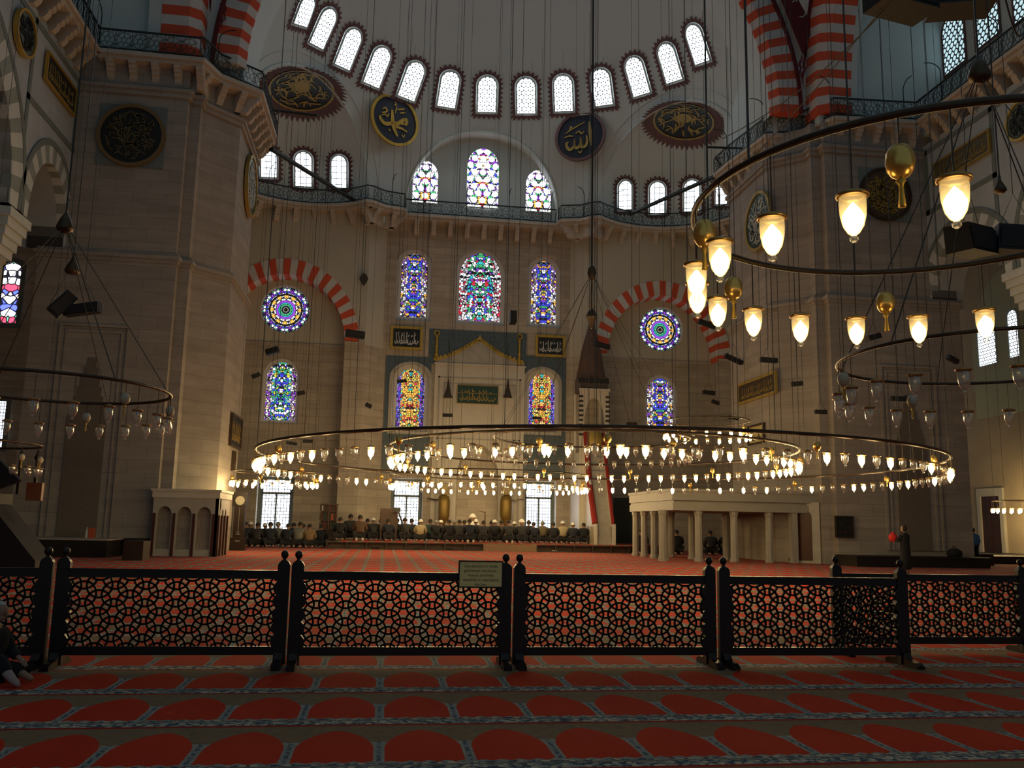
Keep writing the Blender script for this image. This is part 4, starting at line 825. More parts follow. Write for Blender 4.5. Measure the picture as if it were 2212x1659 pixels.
# brass sign on the barrier
sx0, sx1 = PY(990, 1240, FY - .05).x, PY(1087, 1240, FY - .05).x; sz0, sz1 = PY(1040, 1270, FY - .05).z, PY(1040, 1211, FY - .05).z
M = frame(((sx0 + sx1) / 2, FY - .045, (sz0 + sz1) / 2), (0, -1, 0)); SW, SH = sx1 - sx0, sz1 - sz0
m, t, b = newmat('brushed_brass_plate'); x, y, z = sep(opos()); ln(mixc(X(noise(5, 3, comb(x, y * 9))) * 1.6 - .3, (.78, .60, .22), (1.0, .84, .36)), b.inputs['Base Color']); b.inputs['Roughness'].default_value = .55; b.inputs['Metallic'].default_value = .05; PLATE = m
mb = MB(); mb.box(-SW / 2 + .012, SW / 2 - .012, -SH / 2 + .012, SH / 2 - .012, 0, .008); sg_ = mb.build('brass_sign', PLATE); sg_.matrix_world = M; tag(sg_, 'rectangular brass notice in a dark frame hung on the barrier rail', 'sign')
q = lambda d: [(-SW / 2 + d, -SH / 2 + d), (SW / 2 - d, -SH / 2 + d), (SW / 2 - d, SH / 2 - d), (-SW / 2 + d, SH / 2 - d)]
mb = MB(); mb.ringp(q(0), q(.013), -.004, .014); mb.build('frame', WOOD, sg_)
INK = plain('engraved_text', (.012, .010, .006), .6)
def text(s, size, par, x, y, z, nm='text_line'):
    c = bpy.data.curves.new('t', 'FONT'); c.body = s; c.size = size; c.align_x = 'CENTER'; c.extrude = .0006; o = bpy.data.objects.new('t', c); COL.objects.link(o); bpy.context.view_layer.update()
    me = bpy.data.meshes.new_from_object(o.evaluated_get(bpy.context.evaluated_depsgraph_get())); bpy.data.objects.remove(o); me.materials.clear(); me.materials.append(INK)
    k = bpy.data.objects.new(nm, me); COL.objects.link(k); k.parent = par; k.location = (x, y, z); return k
for i, s_ in enumerate(('Ziyaret\u00e7ilerin \u00f6n tarafa', 'ge\u00e7memesi rica olunur.', 'Visitors are kindly', 'requested to stay behind', 'the line.')): text(s_, .036, sg_, 0, SH * .5 - .066 - i * SH * .168, .0086)
# ------------------------------------------------------------------ mihrab: tiled field, gilded crest, niche
g = empty('mihrab', (XC, YC, 0), 'marble mihrab niche with gilded crest on blue tiles in the middle of the qibla wall', 'prayer niche')
def lo(mb): mb.M = Matrix.Translation((-XC, -YC, 0)); return mb
def wz(y, x=1036): return PY(x, y, YC).z
def wx(x, y=800): return PY(x, y, YC).x
mb = lo(MB()); mb.box(wx(926, 760), wx(1137, 760), YC - .05, YC + .01, wz(790), wz(716)); mb.build('tile_field', TILE, g)
for k, (a, c) in enumerate(((831, 930), (1130, 1222))):
    x0, x1 = wx(a, 850), wx(c, 850); zt, zb = wz(770, (a + c) / 2), 2.0
    cxw, ww, zw, hw2 = wpx(*((856, 797, 916, 922) if k == 0 else (1142, 808, 1197, 924)), YC); mb = MB(); Mq = Matrix.Translation((-XC, -YC, 0)) @ frame(((x0 + x1) / 2, YC - .045, 0), (0, -1, 0))
    ow = grow(shift(arch(ww, hw2, hw2 - ww * .5, 9, .6), cxw - (x0 + x1) / 2, zw), .42)
    triwall(mb, Mq, [((x0 - x1) / 2, 4.2), ((x1 - x0) / 2, 4.2), ((x1 - x0) / 2, zt), ((x0 - x1) / 2, zt)], [ow], .05, 0, True); mb.build('tile_panel', TILE, g)
    mb = MB(Mq); mb.ringp(grow(ow, .02), grow(ow, -.16), -.02, .07); mb.build('window_surround', MARB2, g)
xl, xr = wx(936, 900), wx(1131, 900); zh = wz(788)
mb = lo(MB()); mb.box(xl, xr, YC - .16, YC, zh - .25, zh); mb.box(xl - .05, xr + .05, YC - .22, YC, zh - .1, zh); mb.build('entablature', MARB, g)
# marble slab with a real niche
Mq = Matrix.Translation((-XC, -YC, 0)) @ frame(((xl + xr) / 2, YC - .13, 0), (0, -1, 0)); nw = (xr - xl) * .46
mb = MB(); triwall(mb, Mq, [((xl - xr) / 2, 0), ((xr - xl) / 2, 0), ((xr - xl) / 2, zh - .2), ((xl - xr) / 2, zh - .2)], [shift(arch(nw, 6.0, 3.9, 9, .6), 0, .01)], .14, 0, True); mb.build('marble_facing', MARB, g)
mb = MB(Mq)
for a, c, z0, z1 in ((-.46, .46, zh - .9, zh - .82), (-.46, .46, 6.25, 6.32), (-.46, -.44, .0, zh - .82), (.44, .46, .0, zh - .82), (-.40, -.385, 0, zh - 1.2), (.385, .40, 0, zh - 1.2), (-.40, .40, zh - 1.22, zh - 1.17)): mb.box(a * (xr - xl), c * (xr - xl), z0, z1, -.005, .04)
mb.build('moulded_border', MARB2, g)
m2 = (xl + xr) / 2 - XC; rr = nw / 2; mb = MB(); zz = [.0, 3.9, 4.3, 4.8, 5.3, 5.7, 5.98]; rad = [1, 1, .95, .8, .58, .32, .02]; ns = 16; vs = []
for z_, k in zip(zz, rad):
    for i in range(ns + 1): a = math.pi * i / ns; vs.append((m2 + rr * k * math.cos(a), -.13 + rr * k * math.sin(a) * .9, z_))
mb.add(vs, [(j * (ns + 1) + i, j * (ns + 1) + i + 1, (j + 1) * (ns + 1) + i + 1, (j + 1) * (ns + 1) + i) for j in range(len(zz) - 1) for i in range(ns)]); mb.build('niche', MARB2, g, True)
pxs = [(940, 780), (985, 764), (1012, 750), (1036, 738), (1060, 754), (1085, 770), (1132, 787)]; L = [(wx(x, y), wz(y, x)) for x, y in pxs]
zbx = zh - .02; cr = smoothpts(L, 6); mb = MB(Matrix.Translation((-XC, -YC, 0)) @ frame((0, YC - .07, 0), (0, -1, 0))); mb.prism([(cr[0][0], zbx)] + [(cr[-1][0], zbx)] + cr[::-1], -.0, .05); mb.build('crest_pediment', MARB2, g)
mb = MB(Matrix.Translation((-XC, -YC, 0)) @ frame((0, YC - .12, 0), (0, -1, 0)))
mb.stroke(cr, .09, 0, .06)
for i in range(0, len(cr) - 1): mb.prism(shift(circ2(.10, 8), cr[i][0], cr[i][1] + .10), 0, .05)
mb.prism(shift([(-.18, 0), (.18, 0), (0, .42)], *L[3]), 0, .06); mb.build('gilded_crest', GOLD, g)
for xa, ya, yb in ((944, 720, 772), (1122, 728, 790)):
    x0 = wx(xa, ya); zt, zb = wz(ya, xa), wz(yb, xa); mb = lo(MB()); mb.lathe([(.14, zb), (.14, zb + .2), (.08, zb + .25), (.08, zb + .6), (.12, zb + .65), (.07, zb + .72), (.07, zt - .28), (.11, zt - .22)], 10, (x0, YC - .12, 0)); mb.tube([(x0 + .15 * math.cos(a), YC - .12, zt + .15 * math.sin(a)) for a in [math.pi * i / 6 for i in range(12)]], .05, 6, True); mb.build('gilded_pinnacle', GOLD, g)
bpx(988, 834, 1075, 872, YC - .132, 'dark green tile inscription with gold script inside the mihrab frame', ink=GOLD2, back=DGRN, rim=GOLD2, fr=.03, seed=21, cols=10, line=True)
for xa, lab in ((968, 'left'), (1097, 'right')):
    p = PY(xa, 846, YC - .45); mb = MB(); mb.lathe([(.03, .75), (.06, .5), (.10, .2), (.22, -.25), (.30, -.34), (.28, -.36)], 14); o = mb.build('hanging_bell_lamp', BRONZE, None, True); o.location = p; tag(o, 'bell-shaped bronze lamp hanging %s of the green tile inscription' % lab, 'lamp', 'bell lamps of the mihrab'); mb = MB(); mb.tube([(0, 0, .74), (0, .3, 3.1)], .012, 5); mb.build('chain', STEEL, o)
for xa, lab in ((957, 'left'), (1093, 'right')):
    p = PY(xa, 1126, YC - 1.0); zt = PY(xa, 1045, YC - 1.0).z; o = empty('candlestick', (p.x, p.y, .34), 'huge gilded candlestick with a thick candle, %s side of the mihrab' % lab, 'candlestick', 'mihrab candlesticks'); hb = p.z - .34
    mb = MB(); mb.lathe([(.24, 0), (.26, .08), (.10, .16), (.07, .4), (.14, hb - .1), (.30, hb + .1), (.36, hb + .35), (.36, hb + 1.15), (.30, hb + 1.4), (.12, hb + 1.5)], 18); mb.build('gilded_body', plain('tarnished_gold', (.17, .11, .025), .45, .4), o, True)
    mb = MB(); mb.lathe([(.30, hb + 1.5), (.30, zt - .34), (.02, zt - .3)], 16); mb.build('candle', plain('old_wax', (.34, .28, .16), .6), o, True)
    mb = MB(); sgn = -1 if lab == 'left' else 1
    for i in range(2): mb.tube([(sgn * .1, -.1, hb + 1.25), (sgn * .5, -.1, hb + 1.18 + .04 * i), (sgn * .95, -.1, hb + 1.28)], .03, 5)
    mb.build('side_branch', BRONZE, o)
# ------------------------------------------------------------------ prayer platform with shoe shelves
PZT = .40; PY0 = 45.3
g = empty('prayer_platform', (3.9, PY0, 0), 'long low carpeted platform before the mihrab with dark shoe shelves in its front', 'platform')
PXL, PXR = PZ(703, 1187).x, 11.6
def rel(mb, x, y, z=0): mb.M = Matrix.Translation((-x, -y, -z)); return mb
mb = rel(MB(), 3.9, PY0); mb.box(PXL, PXR + 4.0, PY0 + .32, 51.6, 0, PZT - .03); mb.build('base', BROWN, g)
mb = rel(MB(), 3.9, PY0); mb.box(PXL + .5, PXR + 4.0, PY0 + .1, 51.6, PZT - .03, PZT); mb.build('carpet_top', CARPET, g)
x0s, x1s = PZ(1041, 1190).x, PZ(1157, 1192).x
for i, (a, c) in enumerate(((PXL, x0s), (x1s, PXR + 1.2))):
    mb = rel(MB(), 3.9, PY0); mb.box(a, c, PY0, PY0 + .34, PZT - .07, PZT - .035); mb.box(a, c, PY0, PY0 + .34, 0, .04); n = max(2, round((c - a) / .95))
    for k in range(n + 1): xx = a + (c - a) * k / n; mb.box(xx - .02, xx + .02, PY0 + .005, PY0 + .34, .04, PZT - .07)
    mb.build('shoe_shelf', plain('grey_wood', (.05, .038, .03), .5), g)
mb = rel(MB(), 3.9, PY0); mb.box(x0s, x1s, PY0 + .02, PY0 + .34, 0, PZT - .035); mb.build('front_step', plain('step_wood', (.22, .15, .09), .6), g)
SHOE = plain('dark_shoe', (.02, .018, .016), .5); SHOEP = plain('pale_shoe', (.4, .4, .38), .5)
mb = MB(); mb.lathe([(.045, -.13), (.05, -.08), (.042, 0), (.052, .08), (.035, .14), (.005, .155)], 10, sx=1, sy=.75); o = mb.build('shoe', SHOE, None, True); sm = o.data; bpy.data.objects.remove(o)
def shoe(x, y, z, rz, mat, lab): o = bpy.data.objects.new('shoe', sm.copy() if mat is not SHOE else sm); COL.objects.link(o); o.data.materials[0] = mat; o.matrix_world = Matrix.Translation((x, y, z)) @ Matrix.Rotation(rz, 4, 'Z') @ Matrix.Rotation(math.pi / 2, 4, 'X'); tag(o, lab, 'shoe', 'shoes in the platform shelves')
p = PZ(1181, 1190); shoe(p.x, PY0 + .1, .08, .9, SHOEP, 'single pale shoe in the dark shelf right of the platform step')
for k, pxx in enumerate((748, 806, 815, 900, 968)): q = PZ(pxx, 1188); shoe(q.x, PY0 + .15, .08, .4 * k, SHOE, 'dark shoe in the platform shelf, %s from the left' % ['first', 'second', 'third', 'fourth', 'fifth'][k])
# ------------------------------------------------------------------ minbar
bxm, bym = PY(1276, 1000, 49.6).x, 49.6
g = empty('minbar', (bxm, bym, 0), 'tall marble pulpit with a conical cap and stairs to the right of the mihrab', 'pulpit')
mw = .62
zc0, zc1, zc2 = PY(1282, 818, bym).z, PY(1280, 690, bym).z, PY(1284, 640, bym).z
mb = rel(MB(), bxm, bym); mb.lathe([(.90, zc0), (.78, zc0 + .55), (.60, zc0 + 1.6), (.36, zc0 + 2.5), (.10, zc1 - .1), (.03, zc1)], 12, (bxm, bym, 0)); mb.build('conical_cap', plain('cap_paint', (.10, .055, .035), .6, vary=.5, scale=3), g)
mb = rel(MB(), bxm, bym); mb.lathe([(.03, zc1), (.09, zc1 + .15), (.05, zc1 + .4), (.10, zc1 + .6), (.04, zc1 + .9), (.02, zc2)], 10, (bxm, bym, 0)); mb.build('finial', GOLD, g, True)
mb = rel(MB(), bxm, bym); mb.box(bxm - .80, bxm + .80, bym - .80, bym + .80, zc0 - .85, zc0); mb.build('drum', plain('drum_paint', (.07, .05, .04), .6, vary=.4), g)
ztop, zmid = zc0 - .85, PY(1280, 950, bym).z
mb = MB(Matrix.Translation((0, -.86, 0)) @ frame((0, 0, 0), (0, -1, 0)))
w2 = .84; triwall(mb, mb.M, [(-w2, zmid - .8), (w2, zmid - .8), (w2, ztop), (-w2, ztop)], [shift(arch(1.2, ztop - zmid - .1, (ztop - zmid) * .45, 8, .6), 0, zmid - .3)], .12, 0, True); mb.M = Matrix.Translation((0, -.86, 0)) @ frame((0, 0, 0), (0, -1, 0)); mb.box(-w2 - .05, w2 + .05, ztop - .02, ztop + .12, -.05, .1); mb.build('arched_canopy', MARB, g)
mb = MB(Matrix.Translation((0, -.84, 0)) @ frame((0, 0, 0), (0, -1, 0)))
for i in range(9):
    zz = zmid + (ztop - zmid) * (.05 + .1 * i)
    for sg in (-1, 1): mb.box(sg * .78 - .13, sg * .78 + .13, zz, zz + (ztop - zmid) * .05, 0, .025)
mb.build('striped_inlay', VBLK, g)
mb = MB()
for sx in (-.75, .75):
    for sy in (-.75, .75): mb.lathe([(.13, zmid - 1.0), (.10, zmid - .9), (.10, ztop)], 8, (sx, sy, 0))
mb.build('colonnettes', MARB, g)
mb = MB(); mb.box(-.85, .85, -.85, 1.6, 0, zmid - .8); mb.build('tower_base', MARB, g)
ys = -3.3; zs_ = zmid - .7
for sg in (-1, 1):
    Ms = Matrix(((0, 0, 1, sg * .50 - .07), (1, 0, 0, 0), (0, 1, 0, 0), (0, 0, 0, 1))); mb = MB(Ms); mb.prism([(-.85, 0), (-.85, zs_ + .5), (ys, 1.15), (ys, 0)][::-1], 0, .14); o = mb.build('stair_side', MARB, g)
    mb = MB(Ms)
    for i in range(7): y0 = -.95 - i * .34; mb.prism([(y0, .45), (y0, 1.35), (y0 - .17, 1.35), (y0 - .17, .45)][::-1], -.015, .155)
    mb.build('painted_shade_panels', plain('marble_painted_shade', (.20, .17, .11), .6), o)  # slabs stand proud; the darker marble paints in the shade of recesses
mb = MB()
for i in range(14): mb.box(-.43, .43, ys + i * .17, -.85, i * (zs_ / 14), (i + 1) * (zs_ / 14))
mb.build('stairs', MARB2, g)
mb = MB(); mb.tube([(-.5, -.9, zs_ + 1.0), (-.5, ys * .55, zs_ * .5 + 1.0), (-.5, ys + .15, 1.5)], .16, 6); mb.tube([(.5, -.9, zs_ + 1.0), (.5, ys + .15, 1.5)], .1, 6); mb.build('red_draped_handrail', REDCL, g)
mb = MB(); mb.box(-.57, -.43, ys - .15, ys, 0, 1.5); mb.box(.43, .57, ys - .15, ys, 0, 1.5); mb.build('stair_posts', MARB, g)
mb = MB(Matrix.Translation((0, -.9, zmid - .1))); mb.lathe([(.05, .9), (.3, .75), (.18, .6), (.42, .35), (.52, -.1), (.40, -.5), (.18, -.75)], 14); mb.build('gilded_crown_ornament', GOLD2, g, True)
# dark doorway beside the pulpit
mb = MB(); p0, p1 = PY(1326, 1075, 50.6), PY(1344, 1168, 50.6); mb.box(p0.x, p1.x + .6, 50.55, 50.68, .4, p0.z); struct(mb.build('door_1', plain('green_black_door', (.012, .018, .014), .5)), 'dark doorway behind the pulpit stairs', 'door')
# ------------------------------------------------------------------ muezzin platform on columns
MARB3 = plain('platform_marble', (.29, .275, .24), .6, vary=.15, scale=2.0)
MX0, MX1, MY0, MY1 = 12.05, 17.05, 35.75, 42.2; ZU, ZP = 2.42, 3.0
g = empty('muezzin_platform', (14.5, 36, 0), 'marble platform on many plain columns in front of the right pier', 'platform')
def gb(mb): mb.M = Matrix.Translation((-14.5, -36, 0)); return mb
mb = gb(MB()); mb.box(MX0 - .12, MX1 + 1.0, MY0 - .12, MY1, ZU - .32, ZU); mb.box(MX0 - .06, MX1 + 1.0, MY0 - .06, MY1, ZU, ZU + .1); mb.build('architrave', MARB3, g)
mb = gb(MB()); mb.box(MX0 - .14, MX1 + 1.35, MY0 - .14, MY0, ZU + .1, ZP); mb.box(MX0 - .14, MX0, MY0, MY1, ZU + .1, ZP); mb.box(MX0 - .19, MX1 + 1.35, MY0 - .19, MY0 + .02, ZP - .12, ZP); mb.box(MX0 - .19, MX0 + .02, MY0, MY1, ZP - .12, ZP); mb.box(MX0 - .19, MX1 + 1.3, MY0 - .19, MY0 + .02, ZU + .1, ZU + .18); mb.build('parapet', MARB3, g)
front = [PY(x_, 1150, MY0).x for x_ in (1433, 1511, 1588, 1664)]; cols = [(x, MY0 + .12) for x in front] + [(MX0 + .1, y) for y in (37.4, 38.95, 40.5, 41.9)] + [(x, 38.6) for x in (13.8, 15.4)] + [(x, 40.9) for x in (13.6, 15.0, 16.4)]
for x, y in cols:
    mb = MB(); mb.lathe([(.20, 0), (.20, .12), (.165, .16), (.155, ZU - .55), (.19, ZU - .45), (.20, ZU - .32)], 8); o = mb.build('column', MARB3, g); o.location = (x - 14.5, y - 36, 0)
mb = gb(MB()); mb.box(MX1 + .15, MX1 + .4, MY0 - .05, MY0 + .3, 0, ZU - .3); mb.build('end_post', MARB3, g)
# brown door, in the splayed corner of the right pier
dc = PY(1768, 1150, 35.2); nrm = (-.66, -.75, 0); M = frame((dc.x, 35.18, 0), nrm); M = frame((18.02, 35.72, 0), (-.70, -.71, 0)); WD = .74
mb = MB(M); mb.box(-WD - .12, WD - .3, 0, 2.55, -.3, .12); o = mb.build('door_2', MARB2); struct(o, 'marble door case with a brown arched wooden door at the right pier corner', 'door')
mb = MB(M); mb.prism(shift(arch(.86, 2.1, 1.85, 6), -.33, .12), .12, .17); lf = mb.build('door_leaf', WOODR, o); lf['label'] = 'glossy dark red-brown arched door'
mb = MB(M)
for y0, y1 in ((.3, .85), (1.0, 1.7)):
    for xx in (-.52, -.12): mb.box(xx - .14, xx + .14, y0, y1, .17, .185)
mb.build('door_panel', WOODR, lf)
# ------------------------------------------------------------------ stone benches, marble box and furniture
def block(nm, lab, cat, x0, x1, y0, y1, z0, z1, mat, top=None, grp=None):
    g = empty(nm, ((x0 + x1) / 2, (y0 + y1) / 2, z0), lab, cat, grp); mb = rel(MB(), (x0 + x1) / 2, (y0 + y1) / 2, z0); t_ = .05 if top else 0
    mb.box(x0, x1, y0, y1, z0, z1 - t_); n = max(1, round((x1 - x0) / 1.1)); mb.build('body', mat, g)
    mb = rel(MB(), (x0 + x1) / 2, (y0 + y1) / 2, z0)
    for i in range(n): a = x0 + (x1 - x0) * i / n; mb.box(a + .06, a + (x1 - x0) / n - .06, y0 - .015, y0, z0 + .05, z1 - t_ - .05)
    mb.build('front_panel', mat, g)
    if top: mb = rel(MB(), (x0 + x1) / 2, (y0 + y1) / 2, z0); mb.box(x0 - .04, x1 + .04, y0 - .05, y1, z1 - t_, z1); mb.build('top_board', top, g)
    return g
DKB = plain('dark_bench_wood', (.012, .009, .007), .45)
block('shelf_bench', 'long black shelf bench along the foot of the right pier', 'bench', 18.55, 24.3, 33.0, 34.65, 0, .42, DKB, DKB)
block('shelf_bench', 'long black shelf bench below the niche on the left pier', 'bench', -14.6, -9.3, 32.2, 34.6, 0, .62, DKB, PIER)
block('wooden_chest', 'low dark brown chest at the right end of the left shelf bench', 'chest', PZ(232, 1215).x, PZ(282, 1215).x, 30.4, 31.3, 0, .62, plain('chest_wood', (.03, .014, .009), .5))
block('black_cabinet', 'small black cabinet between the left bench and the marble box', 'cabinet', -9.2, -8.5, 33.9, 34.65, 0, .62, DKB)
# marble box with arches at the left pier corner
LX0, LX1, LYF = -8.35, -6.05, 34.1; zt = 2.42
g = empty('marble_loge', ((LX0 + LX1) / 2, LYF, 0), 'small marble loge with pointed arches and dark red posts at the left pier corner', 'loge')
Mq = frame((0, 0, 0), (0, -1, 0)); wL = LX1 - LX0; holes = []
for i in range(3): holes.append(shift(arch(.50, 1.55, 1.25, 6, .7), -wL / 2 + .42 + i * .70, .25))
mb = MB(Mq); triwall(mb, Mq, [(-wL / 2, 0), (wL / 2, 0), (wL / 2, zt - .3), (-wL / 2, zt - .3)], holes, .12, 0, True); mb.build('arched_front', MARB2, g)
mb = MB(); mb.box(-wL / 2 - .05, wL / 2 + .05, -.05, 2.6, zt - .3, zt); mb.box(-wL / 2 - .1, wL / 2 + .1, -.1, 2.6, zt - .07, zt + .02); mb.build('cornice', MARB, g)
mb = MB(); mb.box(-wL / 2, wL / 2, .35, .6, 0, zt - .3); mb.build('back_wall', PIER, g)
mb = MB(Matrix.Translation((wL / 2, 0, 0)) @ frame((0, 0, 0), (1, 0, 0))); triwall(mb, Matrix.Translation((wL / 2, 0, 0)) @ frame((0, 0, 0), (1, 0, 0)), [(0, 0), (2.5, 0), (2.5, zt - .3), (0, zt - .3)], [shift(arch(.4, 1.5, 1.2, 5, .7), .4 + .62 * i, .25) for i in range(3)], .1, 0, True); mb.build('arched_side', MARB2, g)
mb = MB(); mb.box(-wL / 2, wL / 2, .2, .34, 0, .25); mb.box(-.3, -.1, .05, .3, 0, .25); mb.build('plinth', MARB2, g)
for i in range(4): mb = MB(); mb.box(-.045, .045, -.06, .04, .0, 1.55); o = mb.build('post', WOODR, g); o.location = (-wL / 2 + .07 + i * .70, 0, 0)
for i in range(4): mb = MB(); mb.box(-.05, .05, -.05, .05, .0, 1.5); o = mb.build('post', WOODR, g); o.location = (wL / 2 + .02, .1 + i * .62, 0)
# niche with a frame and a stepped hood on the left pier, a flat framed panel on the right one
def niche_panel(x0, x1, z1, nm, lab):
    g = empty(nm, ((x0 + x1) / 2, 34.7, 0), lab, 'niche', 'framed niches on the piers'); wd = x1 - x0; Mq = frame((0, 0, 0), (0, -1, 0)); mb = MB(Mq)
    for k, t_ in enumerate((0, .22)): mb.ringp([(-wd / 2 + t_, .62), (wd / 2 - t_, .62), (wd / 2 - t_, z1 - t_), (-wd / 2 + t_, z1 - t_)], [(-wd / 2 + t_ + .1, .62), (wd / 2 - t_ - .1, .62), (wd / 2 - t_ - .1, z1 - t_ - .1), (-wd / 2 + t_ + .1, z1 - t_ - .1)], -.05, .06 - .03 * k)
    mb.build('moulded_frame', PIER, g)
    mb = MB(Mq); hw_ = wd * .27
    lp = [(-hw_, .6), (hw_, .6), (hw_, z1 * .55)]; n = 7
    for i in range(n): f = (i + 1) / n; y0 = z1 * .55 + (z1 * .30) * i / n; lp += [(hw_ * (1 - .13 * i), y0 + z1 * .30 / n), (hw_ * (1 - .13 * (i + 1)), y0 + z1 * .30 / n)]
    lp += [(-x, y) for x, y in lp[:1:-1]]
    mb.prism(lp, -.05, .02); mb.build('stepped_hood', plain('brown_painted_shade', (.15, .125, .10), .8), g)  # flat plate, the niche's inner shade is put into its brown
niche_panel(-12.4, -9.85, 8.6, 'pier_niche', 'tall framed niche with a stepped hood on the left pier'); niche_panel(20.9, 23.5, 8.5, 'pier_niche', 'tall framed niche with a stepped hood on the right pier')
# longcase clock
c0 = PX(497, 1190, -6.45); g = empty('longcase_clock', (-6.35, 41.2, 0), 'tall dark longcase clock with a shining pendulum beside the left pier', 'clock'); zt = 2.55
mb = MB(); mb.box(-.32, .32, -.2, .2, 0, .55); mb.build('base', WOOD, g); mb = MB(); mb.box(-.24, .24, -.16, .16, .55, zt - .6); mb.build('trunk', WOOD, g); mb = MB(); mb.box(-.3, .3, -.2, .2, zt - .6, zt - .1); mb.prism([(-.34, -.24), (.34, -.24), (.34, .24), (-.34, .24)], zt - .1, zt); mb.build('hood', WOOD, g)
mb = MB(Matrix.Translation((0, -.205, zt - .35)) @ frame((0, 0, 0), (0, -1, 0))); mb.prism(circ2(.2, 20), 0, .01); mb.build('dial', plain('dial', (.4, .38, .3), .4), g)
CHR = plain('polished_steel', (.7, .75, .8), .15, 1.0, .05)
mb = MB(); mb.tube([(0, -.19, zt - .65), (0, -.19, .75)], .012, 5); mb.lathe([(.001, -.02), (.1, 0), (.1, .02), (.001, .03)], 16, (0, -.2, .8)); mb.tube([(-.1, -.19, .72), (.1, -.19, .72)], .03, 6); mb.tube([(-.1, -.19, .42), (.1, -.19, .42)], .035, 6); mb.build('pendulum', CHR, g)
# bookcase, reading chair and music stand by the qibla wall
def cab(px0, px1, pyt, Y, zb, nm, lab, cat, mats, shelves=4):
    a, c = PY(px0, 1120, Y), PY(px1, 1120, Y); zt = PY((px0 + px1) / 2, pyt, Y).z; wd = c.x - a.x; g = empty(nm, ((a.x + c.x) / 2, Y, zb), lab, cat); H = zt - zb
    mb = MB(); mb.box(-wd / 2, wd / 2, .3, .34, 0, H); mb.box(-wd / 2, -wd / 2 + .06, 0, .34, 0, H); mb.box(wd / 2 - .06, wd / 2, 0, .34, 0, H); mb.box(-wd / 2 - .03, wd / 2 + .03, -.03, .36, H - .06, H); mb.box(-.03, .03, 0, .34, 0, H); mb.build('case', mats, g)
    for i in range(shelves): mb = MB(); mb.box(-wd / 2 + .06, wd / 2 - .06, .02, .32, .05 + i * H / shelves, .09 + i * H / shelves); mb.build('shelf', mats, g)
    return g, wd, H
g, wd, H = cab(692, 728, 1088, 47.6, PZT, 'bookcase', 'brown wooden bookcase standing left of the middle bay', 'bookcase', BROWN)
r_ = random.Random(3)
cols_ = [plain('book_%s' % k, c, .7) for k, c in (('red', (.09, .015, .012)), ('brown', (.05, .028, .016)), ('green', (.014, .035, .025)), ('white', (.4, .42, .42)), ('orange', (.42, .08, .03)))]
for i in range(4):
    for s_ in (-1, 1):
        xx = s_ * wd / 4 - .26
        for k in range(5):
            big = (i == 2 and s_ == 1 and k == 2); ci = 4 if big else (3 if (i == 3 and s_ < 0 and k == 1) else r_.choice((0, 1, 1, 2, 1))); bw = .085; bh = H / 4 * r_.uniform(.55, .8); x0 = g.location.x + s_ * (wd / 4) - .22 + k * .09; z0 = PZT + .09 + i * H / 4
            mb = MB(); mb.box(-bw / 2 + .003, bw / 2 - .003, -.11, .11, 0, bh); o = mb.build('book', cols_[ci]); o.location = (x0, 47.6 + .15, z0)
            tag(o, '%s book in the bookcase, %s shelf, %s half, %s from the left' % (('red', 'brown', 'green', 'white', 'orange')[ci], ('bottom', 'second', 'third', 'top')[i], 'left' if s_ < 0 else 'right', ('first', 'second', 'third', 'fourth', 'fifth')[k]), 'book', 'books in the bookcase')
a, c = PY(822, 1120, 47.0), PY(858, 1120, 47.0); zt = PY(840, 1098, 47).z - PZT; wd = c.x - a.x; g = empty('preachers_chair', ((a.x + c.x) / 2, 47.0, PZT), 'brown wooden preacher chair in front of the left grilled window', 'chair')
mb = MB(); mb.box(-wd / 2, wd / 2, 0, .8, zt * .45, zt * .5); mb.build('seat', BROWN, g); mb = MB(); mb.box(-wd / 2, wd / 2, -.04, .03, zt * .35, zt); mb.build('back_panel', BROWN, g)
mb = MB(Matrix.Translation((wd / 2, 0, 0)) @ frame((0, 0, 0), (1, 0, 0))); mb.box(0, .8, zt * .35, zt * .98, -.03, .03); mb.build('side_panel', BROWN, g); mb = MB(Matrix.Translation((-wd / 2, 0, 0)) @ frame((0, 0, 0), (1, 0, 0))); mb.box(0, .8, zt * .35, zt * .98, -.03, .03); mb.build('side_panel', BROWN, g)
for sx in (-1, 1):
    for sy in (0, .75): mb = MB(); mb.box(-.05, .05, -.05, .05, 0, zt * .4); o = mb.build('leg', BROWN, g); o.location = (sx * (wd / 2 - .05), sy + .02, 0)
p0, p1 = PY(861, 1106, 46.6), PY(875, 1135, 46.6); g = empty('reading_stand', (p1.x, 46.6, PZT), 'thin black reading stand slanting in front of the left grilled window', 'stand'); mb = MB(); mb.tube([(0, 0, 0), (0, 0, .55), (p0.x - p1.x, 0, p0.z - PZT)], .05, 6); mb.build('stem', BLACK, g); mb = MB(); mb.box(p0.x - p1.x - .3, p0.x - p1.x + .1, -.04, .04, p0.z - PZT, p0.z - PZT + .22); mb.build('desk', BLACK, g)
p0 = PY(1048, 1103, 47.6); g = empty('microphone_stand', (p0.x, 47.6, PZT), 'thin microphone stand before the mihrab niche', 'stand'); mb = MB(); mb.tube([(0, 0, 0), (0, 0, p0.z - PZT - .05)], .03, 5); mb.build('stem', BRONZE, g); mb = MB(); mb.tube([(0, 0, p0.z - PZT - .1), (-.35, 0, p0.z - PZT)], .03, 5); mb.build('boom_arm', BRONZE, g)
